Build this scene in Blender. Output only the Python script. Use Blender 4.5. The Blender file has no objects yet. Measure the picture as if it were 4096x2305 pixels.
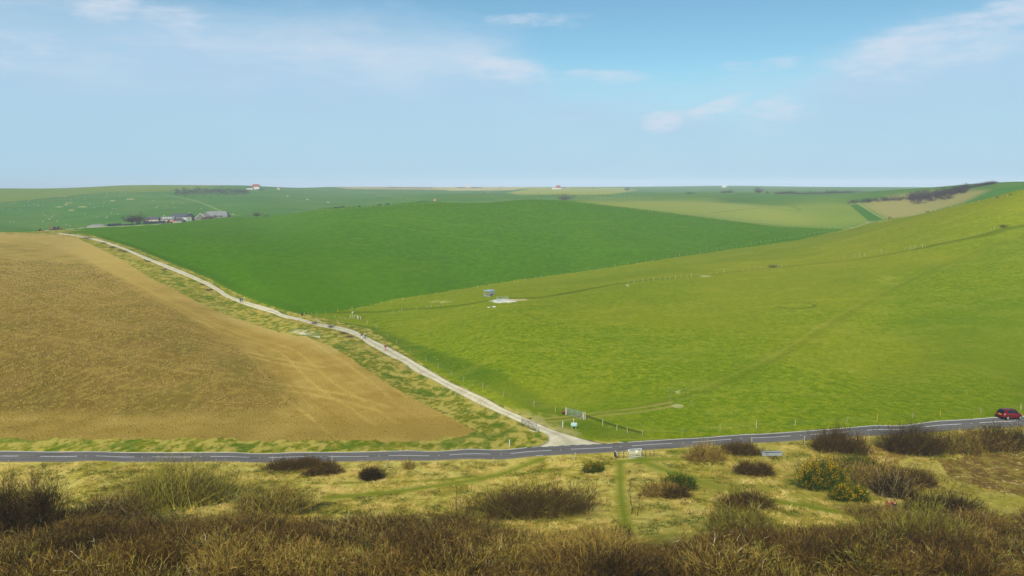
import bpy, math, random
import numpy as np
from mathutils import Vector, Matrix, noise as mnoise

SC = bpy.context.scene
COL = SC.collection
rng = np.random.default_rng(7)
random.seed(7)

# ------------------------------------------------------------------ survey
# The valley was surveyed from the photograph: a sight line (px, py) in the
# 4096 x 2305 picture plus a ground distance gives a real point of the land.
F_PX = 3186.0
CX, CY = 2048.0, 1152.5
PITCH = math.atan((CY - 735.0) / F_PX)
CP, SP = math.cos(PITCH), math.sin(PITCH)
EYE = 45.0

def at_of(px, py):
    u = (np.asarray(px, float) - CX) / F_PX
    v = (np.asarray(py, float) - CY) / F_PX
    d = CP - v * SP
    return u / d, (-SP - v * CP) / d

def px_of(a, t):
    v = (t * CP + SP) / (t * SP - CP)
    u = a * (CP - v * SP)
    return u * F_PX + CX, v * F_PX + CY

# ------------------------------------------------------------------ land form
# (px, py, distance) on visible ground
ROAD_F = [(-900,1800),(0,1806),(500,1811),(1000,1814),(1388,1812),(2000,1799),(2110,1794),(2510,1771),(2700,1759),(3000,1741),(3300,1720),(3500,1706),(3960,1674),(4096,1664),(4900,1600)]
ROAD_C = [(-900,1822),(0,1826),(500,1829.5),(1000,1831),(1300,1830),(1700,1825.5),(2000,1816.5),(2206,1806.5),(2450,1791),(2767,1771),(3003,1755.5),(3164,1745.5),(3393,1731),(3622,1715),(3846,1699.6),(4063,1684.7),(4900,1622)]
def calm(W, k=6):
    W = np.array(W); P_ = np.concatenate([W[:1] + (W[:1] - W[1:2]) * np.arange(k, 0, -1)[:, None], W, W[-1:] + (W[-1:] - W[-2:-1]) * np.arange(1, k + 1)[:, None]])
    ker = np.hanning(2 * k + 3)[1:-1]; ker /= ker.sum()
    return np.stack([np.convolve(P_[:, i], ker, 'valid') for i in range(3)], 1)
CTRL_PX = [
 # road, verge
 (0,1778,127),(1000,1778,123.8),(1700,1776,121.6),(2300,1745,122),(3000,1722,123),(3600,1690,129.2),(4096,1650,136.5),(4900,1590,151),
 # ploughed hill
 (-900,1500,160),(0,1500,168),(900,1500,166),(1500,1530,164),(-900,1200,230),(0,1200,240),(600,1200,250),(1100,1340,222),
 (-900,1000,350),(0,1020,345),(400,1060,330),(0,930,470),(-900,925,460),(200,925,520),(300,960,460),(512,1002,385),(683,1075,325),
 # lane
 (969,1212,272),(1200,1282,240),(1500,1385,207),(1640,1462,185),(1800,1545,163),(1990,1645,141),(2150,1715,128),(2260,1655,136),
 # crop field
 (1250,1262,252),(1000,1120,300),(1300,1000,400),(700,960,460),(600,903,620),(350,914,600),(430,911,660),(430,905.5,745),(500,902.5,748),(620,895,756),(900,876,700),(1300,832,690),(1700,806,700),(2100,798,700),
 (1600,1100,340),(1700,950,470),(2100,900,530),(2100,1000,430),(2500,980,460),(2450,840,640),(2800,872,640),(3000,930,540),(3380,917,590),
 # fence line between crop and pasture
 (1500,1233,276),(1900,1150,328),(2300,1088,375),(2800,1008,450),
 # pasture hill
 (2000,1500,158),(2500,1500,158),(3000,1500,157),(3500,1500,162),(4096,1480,167),(4900,1450,185),
 (2000,1300,206),(2600,1300,203),(3300,1300,198),(4096,1250,203),(4900,1200,220),
 (2000,1190,262),(2600,1118,292),(2900,1070,315),(3400,1010,330),(4096,900,305),(4096,1050,250),(4900,860,300),(3400,1150,245),(2900,1180,248),
 (3540,878,500),(3800,828,410),(4096,772,352),(4900,700,345),
 # beyond, right
 (3400,868,640),(3560,872,655),(3430,812,860),(3000,850,740),(2600,820,760),(2300,803,760),
 (3000,782,1150),(3300,790,1050),(2600,782,1250),(3700,800,820),(3750,752,960),(3500,775,960),(3950,780,700),(4096,752,720),(4096,727,860),(3900,735,960),(4500,705,800),(4900,700,800),
 # farm flat and far left hill
 (700,892,780),(300,912,760),(100,920,780),(-900,935,800),(0,905,900),(500,872,950),(900,862,950),(1200,842,1050),
 (0,815,1250),(500,790,1400),(900,800,1350),(1200,800,1400),(0,755,1750),(500,742,1950),(1000,743,2100),(-900,765,1750),(1300,785,1700),(1600,800,1250),(1600,780,1700),
 (1300,749,2700),(1800,760,2300),(2000,777,1700),(2200,795,1150),(1900,796,1150),(2100,750,2700),(2300,763,2000),(2500,770,1750),(1600,748,3000),
 (2400,748,3600),(2900,744,3400),(3300,748,3300),(2700,765,2300),(3100,765,2000),(3300,772,1500),(3500,754,2400),(3800,752,2600),(4500,752,2600),
]
# (a, distance, height) for ground that is hidden from here
CTRL_Z = []
for a_ in (-1.1, -0.55, 0.0, 0.55, 1.1):
    CTRL_Z += [(a_,3,-1.8),(a_,8,-4.3),(a_,20,-11.5),(a_,40,-22.5),(a_,60,-31.0),(a_,80,-36.2),(a_,100,-39.6)]
    CTRL_Z += [(a_,9000,-140.0),(a_,5500,-60.0)]
CTRL_Z += [(-0.6,850,-49),(-0.3,600,-34),(-0.05,900,-33),(0.05,880,-32),(-0.2,900,-41),(0.65,560,-22),(0.55,560,-30),
           (-0.6,2600,-35),(-0.3,2900,-30),(0.65,1300,-15),(0.5,1400,-18),(-0.64,620,-42)]

def _sm(pl):
    fine = np.arange(-1400, 5401, 10.0); ys = np.interp(fine, [p[0] for p in pl], [p[1] for p in pl]); ker = np.hanning(61); ker /= ker.sum()
    ys = np.convolve(np.pad(ys, 30, mode='edge'), ker, 'valid'); return lambda x: float(np.interp(x, fine, ys))
_pf = np.polyfit([-900, 0, 1000, 2000, 2500, 3000, 3500, 4096, 4900], [127, 121, 117, 114.7, 115.6, 118.3, 123.6, 132, 147], 4)
_c, _f = _sm(ROAD_C), _sm(ROAD_F)
for px in range(-900, 4901, 232):
    y_ = float(np.polyval(_pf, px)); CTRL_PX += [(px, _c(px), y_), (px, _f(px), y_ + 2.1)]
pts = []
for (px, py, Y) in CTRL_PX:
    a, t = at_of(px, py)
    pts.append((a, math.log(Y), t))
for (a, Y, z) in CTRL_Z:
    pts.append((a, math.log(Y), z / Y))
P = np.array(pts)
KA, KS = 5.0, 1.6
X1 = np.stack([P[:, 0] * KA, P[:, 1] * KS], 1)
def kern(d2):
    return 0.5 * d2 * np.log(d2 + 1e-12)
n = len(P)
d2 = ((X1[:, None, :] - X1[None, :, :]) ** 2).sum(2)
K = kern(d2) + np.eye(n) * 0.0004
Q = np.concatenate([np.ones((n, 1)), X1], 1)
A = np.zeros((n + 3, n + 3)); A[:n, :n] = K; A[:n, n:] = Q; A[n:, :n] = Q.T
W = np.linalg.solve(A, np.concatenate([P[:, 2], np.zeros(3)]))

cols = np.concatenate([np.linspace(-1.12, -0.74, 60, endpoint=False), np.linspace(-0.74, 0.74, 1180), np.linspace(0.74, 1.12, 61)[1:]])
rows = np.concatenate([np.linspace(math.log(1.5), math.log(50), 90, endpoint=False),
                       np.linspace(math.log(50), math.log(270), 700, endpoint=False),
                       np.linspace(math.log(270), math.log(900), 380, endpoint=False),
                       np.linspace(math.log(900), math.log(8500), 240)])
NA, NS = len(cols), len(rows)
T = np.zeros((NS, NA))
GA = cols * KA
for j0 in range(0, NS, 40):
    sj = rows[j0:j0 + 40] * KS
    acc = np.full((len(sj), NA), W[n]) + W[n + 1] * GA[None, :] + W[n + 2] * sj[:, None]
    for k in range(n):
        acc += W[k] * kern((GA[None, :] - X1[k, 0]) ** 2 + (sj[:, None] - X1[k, 1]) ** 2)
    T[j0:j0 + 40] = acc
ROWY = np.exp(rows)
# gentle folds of the real ground
GX = cols[None, :] * ROWY[:, None]
GY = np.repeat(ROWY[:, None], NA, 1)
def vnoise(x, y, seed=0):
    """cheap smooth value noise, vectorised"""
    xi, yi = np.floor(x).astype(np.int64), np.floor(y).astype(np.int64)
    fx, fy = x - xi, y - yi
    fx = fx * fx * (3 - 2 * fx); fy = fy * fy * (3 - 2 * fy)
    def h(i, j):
        k = (i * 374761393 + j * 668265263 + seed * 144665) & 0xFFFFFFFF
        k = ((k ^ (k >> 13)) * 1274126177) & 0xFFFFFFFF
        return ((k ^ (k >> 16)) & 0xFFFF) / 65535.0
    return (h(xi, yi) * (1 - fx) + h(xi + 1, yi) * fx) * (1 - fy) + (h(xi, yi + 1) * (1 - fx) + h(xi + 1, yi + 1) * fx) * fy
def fbm(x, y, o=3, seed=0):
    s = 0; amp = 1; tot = 0
    for i in range(o):
        s = s + amp * vnoise(x * 2 ** i, y * 2 ** i, seed + i); tot += amp; amp *= 0.5
    return s / tot
GZ = T * ROWY[:, None]
GZ = GZ + (fbm(GX / 35, GY / 35, 3, 3) - 0.5) * 0.5 * np.clip((GY - 170) / 200, 0, 1) * np.clip((2000 - GY) / 1500, 0, 1)
T = GZ / ROWY[:, None]

def _ij(x, y):
    y = np.maximum(np.asarray(y, float), 1.6); x = np.asarray(x, float)
    a = np.clip(x / y, cols[0], cols[-1] - 1e-9); s = np.clip(np.log(y), rows[0], rows[-1] - 1e-9)
    i = np.clip(np.searchsorted(cols, a, 'right') - 1, 0, NA - 2); j = np.clip(np.searchsorted(rows, s, 'right') - 1, 0, NS - 2)
    return i, j, (a - cols[i]) / (cols[i + 1] - cols[i]), (np.exp(s) - ROWY[j]) / (ROWY[j + 1] - ROWY[j])
def zat(x, y):
    """ground height (world) at x, y"""
    i, j, fa, fs = _ij(x, y)
    return (GZ[j, i] * (1 - fa) + GZ[j, i + 1] * fa) * (1 - fs) + (GZ[j + 1, i] * (1 - fa) + GZ[j + 1, i + 1] * fa) * fs + EYE
def hit(px, py, ymin=20.0, ymax=9000.0):
    """where a sight line first meets the ground"""
    a, t = at_of(px, py)
    i = int(np.clip(np.searchsorted(cols, a) - 1, 0, NA - 2)); f = (a - cols[i]) / (cols[i + 1] - cols[i])
    tc = T[:, i] * (1 - f) + T[:, i + 1] * f
    ok = np.nonzero((tc >= t) & (ROWY >= ymin))[0]
    if len(ok) == 0 or ROWY[ok[0]] > ymax:
        m = (ROWY >= ymin) & (ROWY <= ymax)
        j = np.nonzero(m)[0][np.argmax(tc[m])]
        y = ROWY[j]
    else:
        j = ok[0]
        if j == 0 or ROWY[j - 1] < ymin: y = ROWY[j]
        else:
            k = (t - tc[j - 1]) / (tc[j] - tc[j - 1] + 1e-12); k = min(max(k, 0), 1)
            y = ROWY[j - 1] + k * (ROWY[j] - ROWY[j - 1])
    return (a * y, y, float(zat(a * y, y)))
def hits(pl, **k):
    return np.array([hit(p[0], p[1], **k) for p in pl])
def D(pl):
    return [(x * 1.5901, y * 1.5901) for x, y in pl]

# ------------------------------------------------------------------ scene helpers
def tag(o, label=None, cat=None, group=None, kind=None):
    if label: o['label'] = label
    if cat: o['category'] = cat
    if group: o['group'] = group
    if kind: o['kind'] = kind
    return o
def empty(name, loc, rz=0.0):
    o = bpy.data.objects.new(name, None); COL.objects.link(o)
    o.location = loc; o.rotation_euler = (0, 0, rz); o.empty_display_size = 0.2
    return o
def link_mesh(name, me, parent=None, loc=None):
    o = bpy.data.objects.new(name, me); COL.objects.link(o)
    if parent is not None: o.parent = parent
    if loc is not None: o.location = loc
    return o
def mesh_np(name, V, F, mat=None, tone=None, smooth=False, rgba=None):
    """V (n,3); F (m,k) faces; tone per vertex float attribute; rgba (n,4)"""
    me = bpy.data.meshes.new(name)
    V = np.asarray(V, np.float32); F = np.asarray(F, np.int32); k = F.shape[1]
    me.vertices.add(len(V)); me.vertices.foreach_set('co', V.ravel())
    me.loops.add(F.size); me.loops.foreach_set('vertex_index', F.ravel())
    me.polygons.add(len(F)); me.polygons.foreach_set('loop_start', np.arange(0, F.size, k, dtype=np.int32))
    if smooth: me.polygons.foreach_set('use_smooth', np.ones(len(F), bool))
    me.update(calc_edges=True)
    if tone is not None:
        at = me.attributes.new('tone', 'FLOAT', 'POINT'); at.data.foreach_set('value', np.asarray(tone, np.float32))
    if rgba is not None:
        at = me.attributes.new('tint', 'FLOAT_COLOR', 'POINT'); at.data.foreach_set('color', np.asarray(rgba, np.float32).ravel())
    if mat: me.materials.append(mat)
    return me
class MB:
    """collects simple shapes into ONE mesh"""
    def __init__(s): s.v = []; s.f = []
    def box(s, c, d, rot=None):
        b = len(s.v); M = rot or Matrix.Identity(3)
        for i in (-1, 1):
            for j in (-1, 1):
                for k in (-1, 1):
                    s.v.append(tuple(Vector(c) + M @ Vector((i * d[0] / 2, j * d[1] / 2, k * d[2] / 2))))
        s.f += [tuple(b + q for q in f) for f in ((0,1,3,2),(4,6,7,5),(0,4,5,1),(2,3,7,6),(0,2,6,4),(1,5,7,3))]
        return s
    def bar(s, p, q, r, n=6, r2=None):
        p, q = Vector(p), Vector(q); ax = (q - p)
        if ax.length < 1e-6: return s
        ax.normalize(); up = Vector((0, 0, 1)) if abs(ax.z) < .9 else Vector((1, 0, 0))
        e1 = ax.cross(up).normalized(); e2 = ax.cross(e1); b = len(s.v); r2 = r if r2 is None else r2
        for c, rr in ((p, r), (q, r2)):
            for i in range(n):
                an = 2 * math.pi * i / n
                s.v.append(tuple(c + e1 * math.cos(an) * rr + e2 * math.sin(an) * rr))
        for i in range(n):
            j = (i + 1) % n; s.f.append((b + i, b + j, b + n + j, b + n + i))
        s.f.append(tuple(b + i for i in reversed(range(n)))); s.f.append(tuple(b + n + i for i in range(n)))
        return s
    def poly(s, pts, faces):
        b = len(s.v); s.v += [tuple(p) for p in pts]; s.f += [tuple(b + i for i in f) for f in faces]; return s
    def prism(s, outline, y0, y1):
        """outline in xz, extruded along y"""
        b = len(s.v); m = len(outline)
        s.v += [(x, y0, z) for x, z in outline] + [(x, y1, z) for x, z in outline]
        s.f += [tuple(b + i for i in range(m)), tuple(b + m + i for i in reversed(range(m)))]
        for i in range(m):
            j = (i + 1) % m; s.f.append((b + i, b + m + i, b + m + j, b + j))
        return s
    def lathe(s, c, prof, n=16, axis='z'):
        b = len(s.v); m = len(prof)
        for r, h in prof:
            for i in range(n):
                an = 2 * math.pi * i / n; p = (r * math.cos(an), r * math.sin(an), h)
                if axis == 'y': p = (p[0], p[2], p[1])
                if axis == 'x': p = (p[2], p[0], p[1])
                s.v.append((c[0] + p[0], c[1] + p[1], c[2] + p[2]))
        for k in range(m - 1):
            for i in range(n):
                j = (i + 1) % n; s.f.append((b + k * n + i, b + k * n + j, b + (k + 1) * n + j, b + (k + 1) * n + i))
        s.f.append(tuple(b + i for i in reversed(range(n)))); s.f.append(tuple(b + (m - 1) * n + i for i in range(n)))
        return s
    def mesh(s, name, mat, smooth=False, bevel=0):
        me = bpy.data.meshes.new(name); me.from_pydata(s.v, [], s.f); me.materials.append(mat)
        import bmesh
        bm = bmesh.new(); bm.from_mesh(me); bmesh.ops.recalc_face_normals(bm, faces=bm.faces)
        if bevel: bmesh.ops.bevel(bm, geom=list(bm.edges), offset=bevel, segments=1, affect='EDGES', clamp_overlap=True)
        bm.to_mesh(me); bm.free()
        if smooth:
            for p in me.polygons: p.use_smooth = True
        return me
    def build(s, name, mat, parent=None, smooth=False, bevel=0):
        return link_mesh(name, s.mesh(name, mat, smooth, bevel), parent)

# ------------------------------------------------------------------ materials
def lin(h):
    h = h.lstrip('#'); c = [int(h[i:i + 2], 16) / 255 for i in (0, 2, 4)]
    return tuple([(x / 12.92 if x <= .04045 else ((x + .055) / 1.055) ** 2.4) for x in c] + [1.0])
def warm(c):
    k = .5 if c[1] >= c[0] else .8
    return (c[0], c[1], c[2] * k, 1) if c[2] < .6 * c[1] else tuple(c[:3]) + (1,)
class NT:
    def __init__(s, mat): s.t = mat.node_tree; s.n = s.t.nodes; s.l = s.t.links
    def add(s, ty, **k):
        nd = s.n.new(ty)
        for q, v in k.items(): setattr(nd, q, v)
        return nd
    def put(s, nd, i, v):
        if hasattr(v, 'is_linked') or hasattr(v, 'links'): s.l.new(v, nd.inputs[i])
        else: nd.inputs[i].default_value = v
    def math(s, op, a, b=0.0, c=None):
        nd = s.add('ShaderNodeMath', operation=op); s.put(nd, 0, a); s.put(nd, 1, b)
        if c is not None: s.put(nd, 2, c)
        return nd.outputs[0]
    def mix(s, f, a, b, mode='MIX'):
        nd = s.add('ShaderNodeMix', data_type='RGBA', blend_type=mode); nd.clamp_factor = True
        s.put(nd, 0, f); s.put(nd, 6, a); s.put(nd, 7, b); return nd.outputs[2]
    def ramp(s, f, st, inter='LINEAR'):
        nd = s.add('ShaderNodeValToRGB'); nd.color_ramp.interpolation = inter
        e = nd.color_ramp.elements
        while len(e) > 1: e.remove(e[-1])
        e[0].position, e[0].color = st[0][0], st[0][1] if len(st[0][1]) == 4 else (*st[0][1], 1)
        for p, c in st[1:]:
            q = e.new(p); q.color = c if len(c) == 4 else (*c, 1)
        s.put(nd, 0, f); return nd.outputs[0]
    def step(s, f, lo, hi):
        nd = s.add('ShaderNodeMapRange', clamp=True); nd.interpolation_type = 'SMOOTHSTEP'
        s.put(nd, 0, f); nd.inputs[1].default_value = lo; nd.inputs[2].default_value = hi; return nd.outputs[0]
    def noise(s, vec, scale, detail=3.0, rough=0.55, dist=0.0):
        nd = s.add('ShaderNodeTexNoise'); s.put(nd, 'Vector', vec); nd.inputs['Scale'].default_value = scale
        nd.inputs['Detail'].default_value = detail; nd.inputs['Roughness'].default_value = rough; nd.inputs['Distortion'].default_value = dist
        return nd.outputs[0]
    def scale(s, vec, sc, rot=(0, 0, 0)):
        nd = s.add('ShaderNodeMapping'); s.put(nd, 0, vec); nd.inputs['Scale'].default_value = sc; nd.inputs['Rotation'].default_value = rot
        return nd.outputs[0]
def new_mat(name, rough=0.9, spec=0.2):
    m = bpy.data.materials.new(name); m.use_nodes = True
    b = m.node_tree.nodes['Principled BSDF']; b.inputs['Roughness'].default_value = rough; b.inputs['Specular IOR Level'].default_value = spec
    return m, NT(m), b
def plain(name, col, rough=0.7, metal=0.0, spec=0.3, var=0.15, sc=8.0):
    m, g, b = new_mat(name, rough, spec)
    c = lin(col) if isinstance(col, str) else (*col, 1)
    tc = g.add('ShaderNodeTexCoord').outputs['Object']
    nz = g.noise(tc, sc, 3)
    dk = tuple(x * (1 - var * 2) for x in c[:3]) + (1,); lt = tuple(min(1, x * (1 + var)) for x in c[:3]) + (1,)
    g.l.new(g.ramp(nz, [(0.3, dk), (0.7, lt)]), b.inputs['Base Color'])
    b.inputs['Metallic'].default_value = metal
    return m
def twig_mat(name, stops, rough=0.85, spec=0.15, trans=0.0):
    """colour runs along the per-twig 'tone' attribute"""
    m, g, b = new_mat(name, rough, spec)
    at = g.add('ShaderNodeAttribute', attribute_name='tone')
    g.l.new(g.ramp(at.outputs['Fac'], [(p, warm(lin(c) if isinstance(c, str) else c)) for p, c in stops]), b.inputs['Base Color'])
    return m
# ------------------------------------------------------------------ regions of the land
GPX, GPY = px_of(np.repeat(cols[None, :], NS, 0), T)
def inpoly(px, py, poly):
    poly = np.asarray(poly, float); r = np.zeros(px.shape, bool); m = len(poly)
    for i in range(m):
        x0, y0 = poly[i]; x1, y1 = poly[(i + 1) % m]
        if y0 == y1: continue
        c = ((y0 > py) != (y1 > py)) & (px < (x1 - x0) * (py - y0) / (y1 - y0) + x0)
        r ^= c
    return r
wob = (fbm(GX / 2.2, GY / 4.5, 3, 11) - 0.5)
def region(poly, y0=0, y1=1e9, rag=0.0):
    return inpoly(GPX + wob * rag * 2, GPY + wob * rag, poly) & (GY > y0) & (GY < y1)

P_PLOUGH = [(-2000,930),(0,931),(150,936),(302,949),(477,1034),(604,1113),(747,1185),(890,1256),(1113,1328),(1240,1352),(1352,1399),(1511,1511),(1670,1606),(1797,1670),(1905,1728),(1870,1750),(1700,1763),(1590,1764),(954,1757),(0,1757),(-2000,1750)]
P_CROP = D([(175,584),(230,592),(330,622),(430,662),(520,698),(570,726),(640,757),(720,783),(770,792),(820,789),(900,775),(1000,752),(1100,737),(1250,712),(1500,678),(1750,640),(2000,606),(2125,577),(1950,571),(1800,551),(1600,525),(1450,508),(1350,495),(1200,495),(1000,505),(850,515),(650,530),(450,552),(250,572)])
P_PAST = D([(770,792),(820,789),(900,775),(1000,752),(1100,737),(1250,712),(1500,678),(1750,640),(2000,606),(2125,577),(2250,545),(2400,510),(2576,475),(3400,400),(3400,1060),(2576,1046),(2000,1085),(1700,1103),(1520,1110),(1440,1100),(1330,1048),(1200,990),(1100,940),(1000,872),(930,828),(850,808)])
M_PL = region(P_PLOUGH, 122, 560, 34)
M_CR = region(P_CROP, 230, 735, 5)
M_PA = region(P_PAST, 118, 620, 6)
YR = np.interp(GPX, [-900,0,1000,2000,2500,3000,3500,4096,4900], [128,123,119,116,117,120,126,134,148])
REG = np.full(T.shape, 4, np.int8)                      # 4 far downs
REG[(GY < 640)] = 3                                     # 3 grass banks
REG[(GY < YR)] = 0                                      # 0 meadow
REG[M_PL] = 1; REG[M_CR] = 2
REG[M_PA & (REG != 2)] = 5
REG[(GY > 560) & (REG == 3)] = 4

# ------------------------------------------------------------------ overlays (marks that belong to the soil and the sward)
TINT = np.zeros((NS, NA, 4), np.float32)
def lay(mask, col, alpha=1.0):
    """mask float 0..1 over the grid"""
    c = np.array(warm(lin(col))[:3] if isinstance(col, str) else col, np.float32)
    m = np.clip(mask * alpha, 0, 1).astype(np.float32)
    a0 = TINT[..., 3]; a1 = a0 + m * (1 - a0)
    k = np.where(a1 > 1e-5, m / np.maximum(a1, 1e-5), 0)[..., None]
    TINT[..., :3] = TINT[..., :3] * (1 - k) + c * k
    TINT[..., 3] = a1
def linemask(W3, width, soft=0.5, reg=None, amp=None):
    """distance band round a world polyline"""
    W3 = np.asarray(W3)[:, :2]; out = np.zeros(T.shape, np.float32)
    R = width * 2.2 + 2
    for k in range(len(W3) - 1):
        p, q = W3[k], W3[k + 1]; y0, y1 = min(p[1], q[1]) - R, max(p[1], q[1]) + R
        j0, j1 = np.searchsorted(ROWY, y0), np.searchsorted(ROWY, y1)
        if j1 <= j0: continue
        aa = [(x + d) / max(y, 1) for x in (p[0], q[0]) for d in (-R, R) for y in (max(y0, 1), y1)]
        i0, i1 = np.searchsorted(cols, min(aa)), np.searchsorted(cols, max(aa))
        gx, gy = GX[j0:j1, i0:i1], GY[j0:j1, i0:i1]; d = q - p; L = max((d * d).sum(), 1e-9)
        u = np.clip(((gx - p[0]) * d[0] + (gy - p[1]) * d[1]) / L, 0, 1)
        dist = np.hypot(gx - p[0] - u * d[0], gy - p[1] - u * d[1])
        m = 1 - np.clip((dist - width * (1 - soft) / 2) / (width * soft / 2 + 1e-6), 0, 1)
        out[j0:j1, i0:i1] = np.maximum(out[j0:j1, i0:i1], m)
    if reg is not None: out *= reg
    return out
def dense(W3, step=2.0):
    W3 = np.asarray(W3, float); out = []
    n_ = len(W3)
    for k in range(n_ - 1):
        p0, p1, p2, p3 = W3[max(k - 1, 0)], W3[k], W3[k + 1], W3[min(k + 2, n_ - 1)]
        m = max(1, int(np.linalg.norm((p2 - p1)[:2]) / step))
        for i in range(m):
            u = i / m
            out.append(0.5 * (2 * p1 + (p2 - p0) * u + (2 * p0 - 5 * p1 + 4 * p2 - p3) * u * u + (3 * p1 - p0 - 3 * p2 + p3) * u ** 3))
    out.append(W3[-1]); return np.array(out)
def offs(W3, d):
    W3 = np.asarray(W3, float).copy(); g = np.gradient(W3[:, :2], axis=0); L = np.hypot(g[:, 0], g[:, 1]) + 1e-9
    W3[:, 0] += -g[:, 1] / L * d; W3[:, 1] += g[:, 0] / L * d; return W3
n1 = fbm(GX / 6, GY / 10, 4, 21); n2 = fbm(GX / 1.3, GY / 2.2, 3, 31); n3 = fbm(GX / 40, GY / 55, 3, 41)
ss = lambda x, a, b: np.clip((x - a) / (b - a), 0, 1) ** 2 * (3 - 2 * np.clip((x - a) / (b - a), 0, 1))

LANE_R = [(245,933),(312,942),(384,955),(448,975),(512,998),(598,1034),(683,1066),(769,1101),(854,1141),(918,1182),(982,1205),(1100,1239),(1138,1259),(1248,1287),(1358,1307),(1414,1321),(1441,1334),(1496,1362),(1593,1409),(1664,1450),(1738,1493),(1854,1553),(1900,1575),(1993,1622),(2086,1665),(2148,1693),(2242,1730),(2335,1758),(2397,1772),(2440,1779)]
LANE_L = [(225,935),(312,947),(384,963),(448,983),(512,1008),(598,1045),(683,1081),(769,1116),(854,1158),(897,1186),(961,1214),(1085,1253),(1138,1272),(1248,1298),(1348,1321),(1410,1340),(1441,1355),(1474,1379),(1552,1423),(1609,1450),(1660,1487),(1738,1524),(1815,1566),(1900,1611),(1993,1652),(2086,1694),(2140,1719),(2180,1737),(2193,1752),(2180,1774),(2135,1791)]
WL_R, WL_L = dense(hits(LANE_R)), dense(hits(LANE_L))

# plough: drill lines and tyre marks curving with the hill, pale chalk rash by the bank
REGf = lambda k: (REG == k).astype(np.float32)
for pl, w_ in (([(0,1060),(420,1175),(800,1215),(1100,1290),(1330,1420),(1560,1590)],1.2),([(0,1160),(300,1290),(620,1345),(900,1400),(1250,1480)],1.6),([(0,1320),(250,1380),(520,1440),(800,1500),(1200,1570),(1500,1640)],1.6),([(0,1410),(300,1475),(620,1545),(820,1590)],1.2),([(0,1110),(350,1210),(700,1270),(1000,1330)],1.0)):
    w3 = dense(hits(pl)); lay((linemask(w3, w_ * 1.3, .7) + linemask(offs(w3, 3.4), w_ * 1.3, .7)) * REGf(1) * ss(n2, .1, .5), '#cdb06a', .7)
for k in range(5):
    o = 6 + k * 4.0
    w3 = offs(dense(hits([(450,1030),(560,1082),(747,1185),(890,1256),(1113,1328),(1240,1352),(1352,1399),(1511,1511),(1670,1606),(1797,1670)])), -o)
    lay(linemask(w3, 1.3, .8) * REGf(1) * ss(n2, .15, .5), '#d6b76c' if k % 3 else '#8d6a2e', .55)
edge = linemask(dense(hits([(302,949),(477,1034),(604,1113),(747,1185),(890,1256),(1113,1328),(1240,1352),(1352,1399),(1511,1511),(1670,1606),(1797,1670)])), 60, 1.0)
lay(np.clip(edge * 1.6, 0, 1) * REGf(1), '#bb9a4c', .5)
lay(REGf(1) * ss(GY, 200, 380), '#bfa868', .6)
lay(linemask(dense(hits([(-300,1725),(600,1722),(1300,1730),(1800,1722)])), 22, .8) * REGf(1), '#98803f', .6)
rough = region([(-2000,950),(150,965),(281,1015),(500,1125),(703,1243),(860,1340),(985,1412),(1100,1510),(1238,1623),(1180,1640),(900,1655),(0,1640),(-2000,1640)], 122, 560, 50).astype(np.float32)
_c = lambda m, k, ax: np.take(np.cumsum(m, axis=ax), np.clip(np.arange(m.shape[ax]) + k, 0, m.shape[ax] - 1), axis=ax) - np.take(np.cumsum(m, axis=ax), np.clip(np.arange(m.shape[ax]) - k, 0, m.shape[ax] - 1), axis=ax)
rough = np.clip(_c(_c(rough, 9, 0) / 18, 9, 1) / 18, 0, 1) * REGf(1)
lay(rough, '#94793a', .35)
lay(rough * ss(n1, .45, .7), '#7c7630', .5)
lay(rough * ss(-GY, -330, -170) * ss(-GX / GY, .05, .6), '#6a5524', .6)
lay(rough * ss(fbm(GX / .8, GY / 1.5, 3, 81), .5, .7), '#b29a4e', .4)
ch = inpoly(GPX, GPY, [(1170,1318),(1240,1320),(1285,1338),(1280,1352),(1210,1340),(1150,1328)]) & (GY < 300)
lay(ch * ss(n2 + n1 * .3, .42, .62), '#e6dfc4', .95)
lay(linemask(dense(hits([(900,1262),(1113,1330),(1260,1366),(1340,1405)])), 12, 1) * REGf(1), '#c2ab6c', .6)

# crop: paler headland, dry rim on the lane side, tramlines
rim = linemask(dense(hits(D([(230,592),(330,622),(430,662),(520,698),(570,726),(640,757),(720,783),(770,790)]))), 3.0, .8)
lay(rim * ss(n2, .3, .55), '#8f9440', .8)
lay(linemask(offs(WL_R, 5), 8, .6) * (1 - REGf(1)) * (GY > 120), '#3c5f14', .6)
lay(REGf(2) * ss(-GY, -420, -260), '#4a7208', .3)
lay(REGf(2) * ss(fbm(GX / 70, GY / 90, 4, 68), .5, .7), '#5a8008', .2)
lay(REGf(2) * ss(fbm(GX / 14, GY / 30, 4, 69), .6, .75), '#6b8418', .12)
for pl in ([(1300,880),(1700,930),(2300,1000),(2700,1000)],[(2050,905),(2500,892)],[(1500,870),(1900,905),(2350,950)]):
    w3 = dense(hits(pl)); lay((linemask(w3, 5, 1)) * REGf(2), '#5a8a1c', .35)

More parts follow.
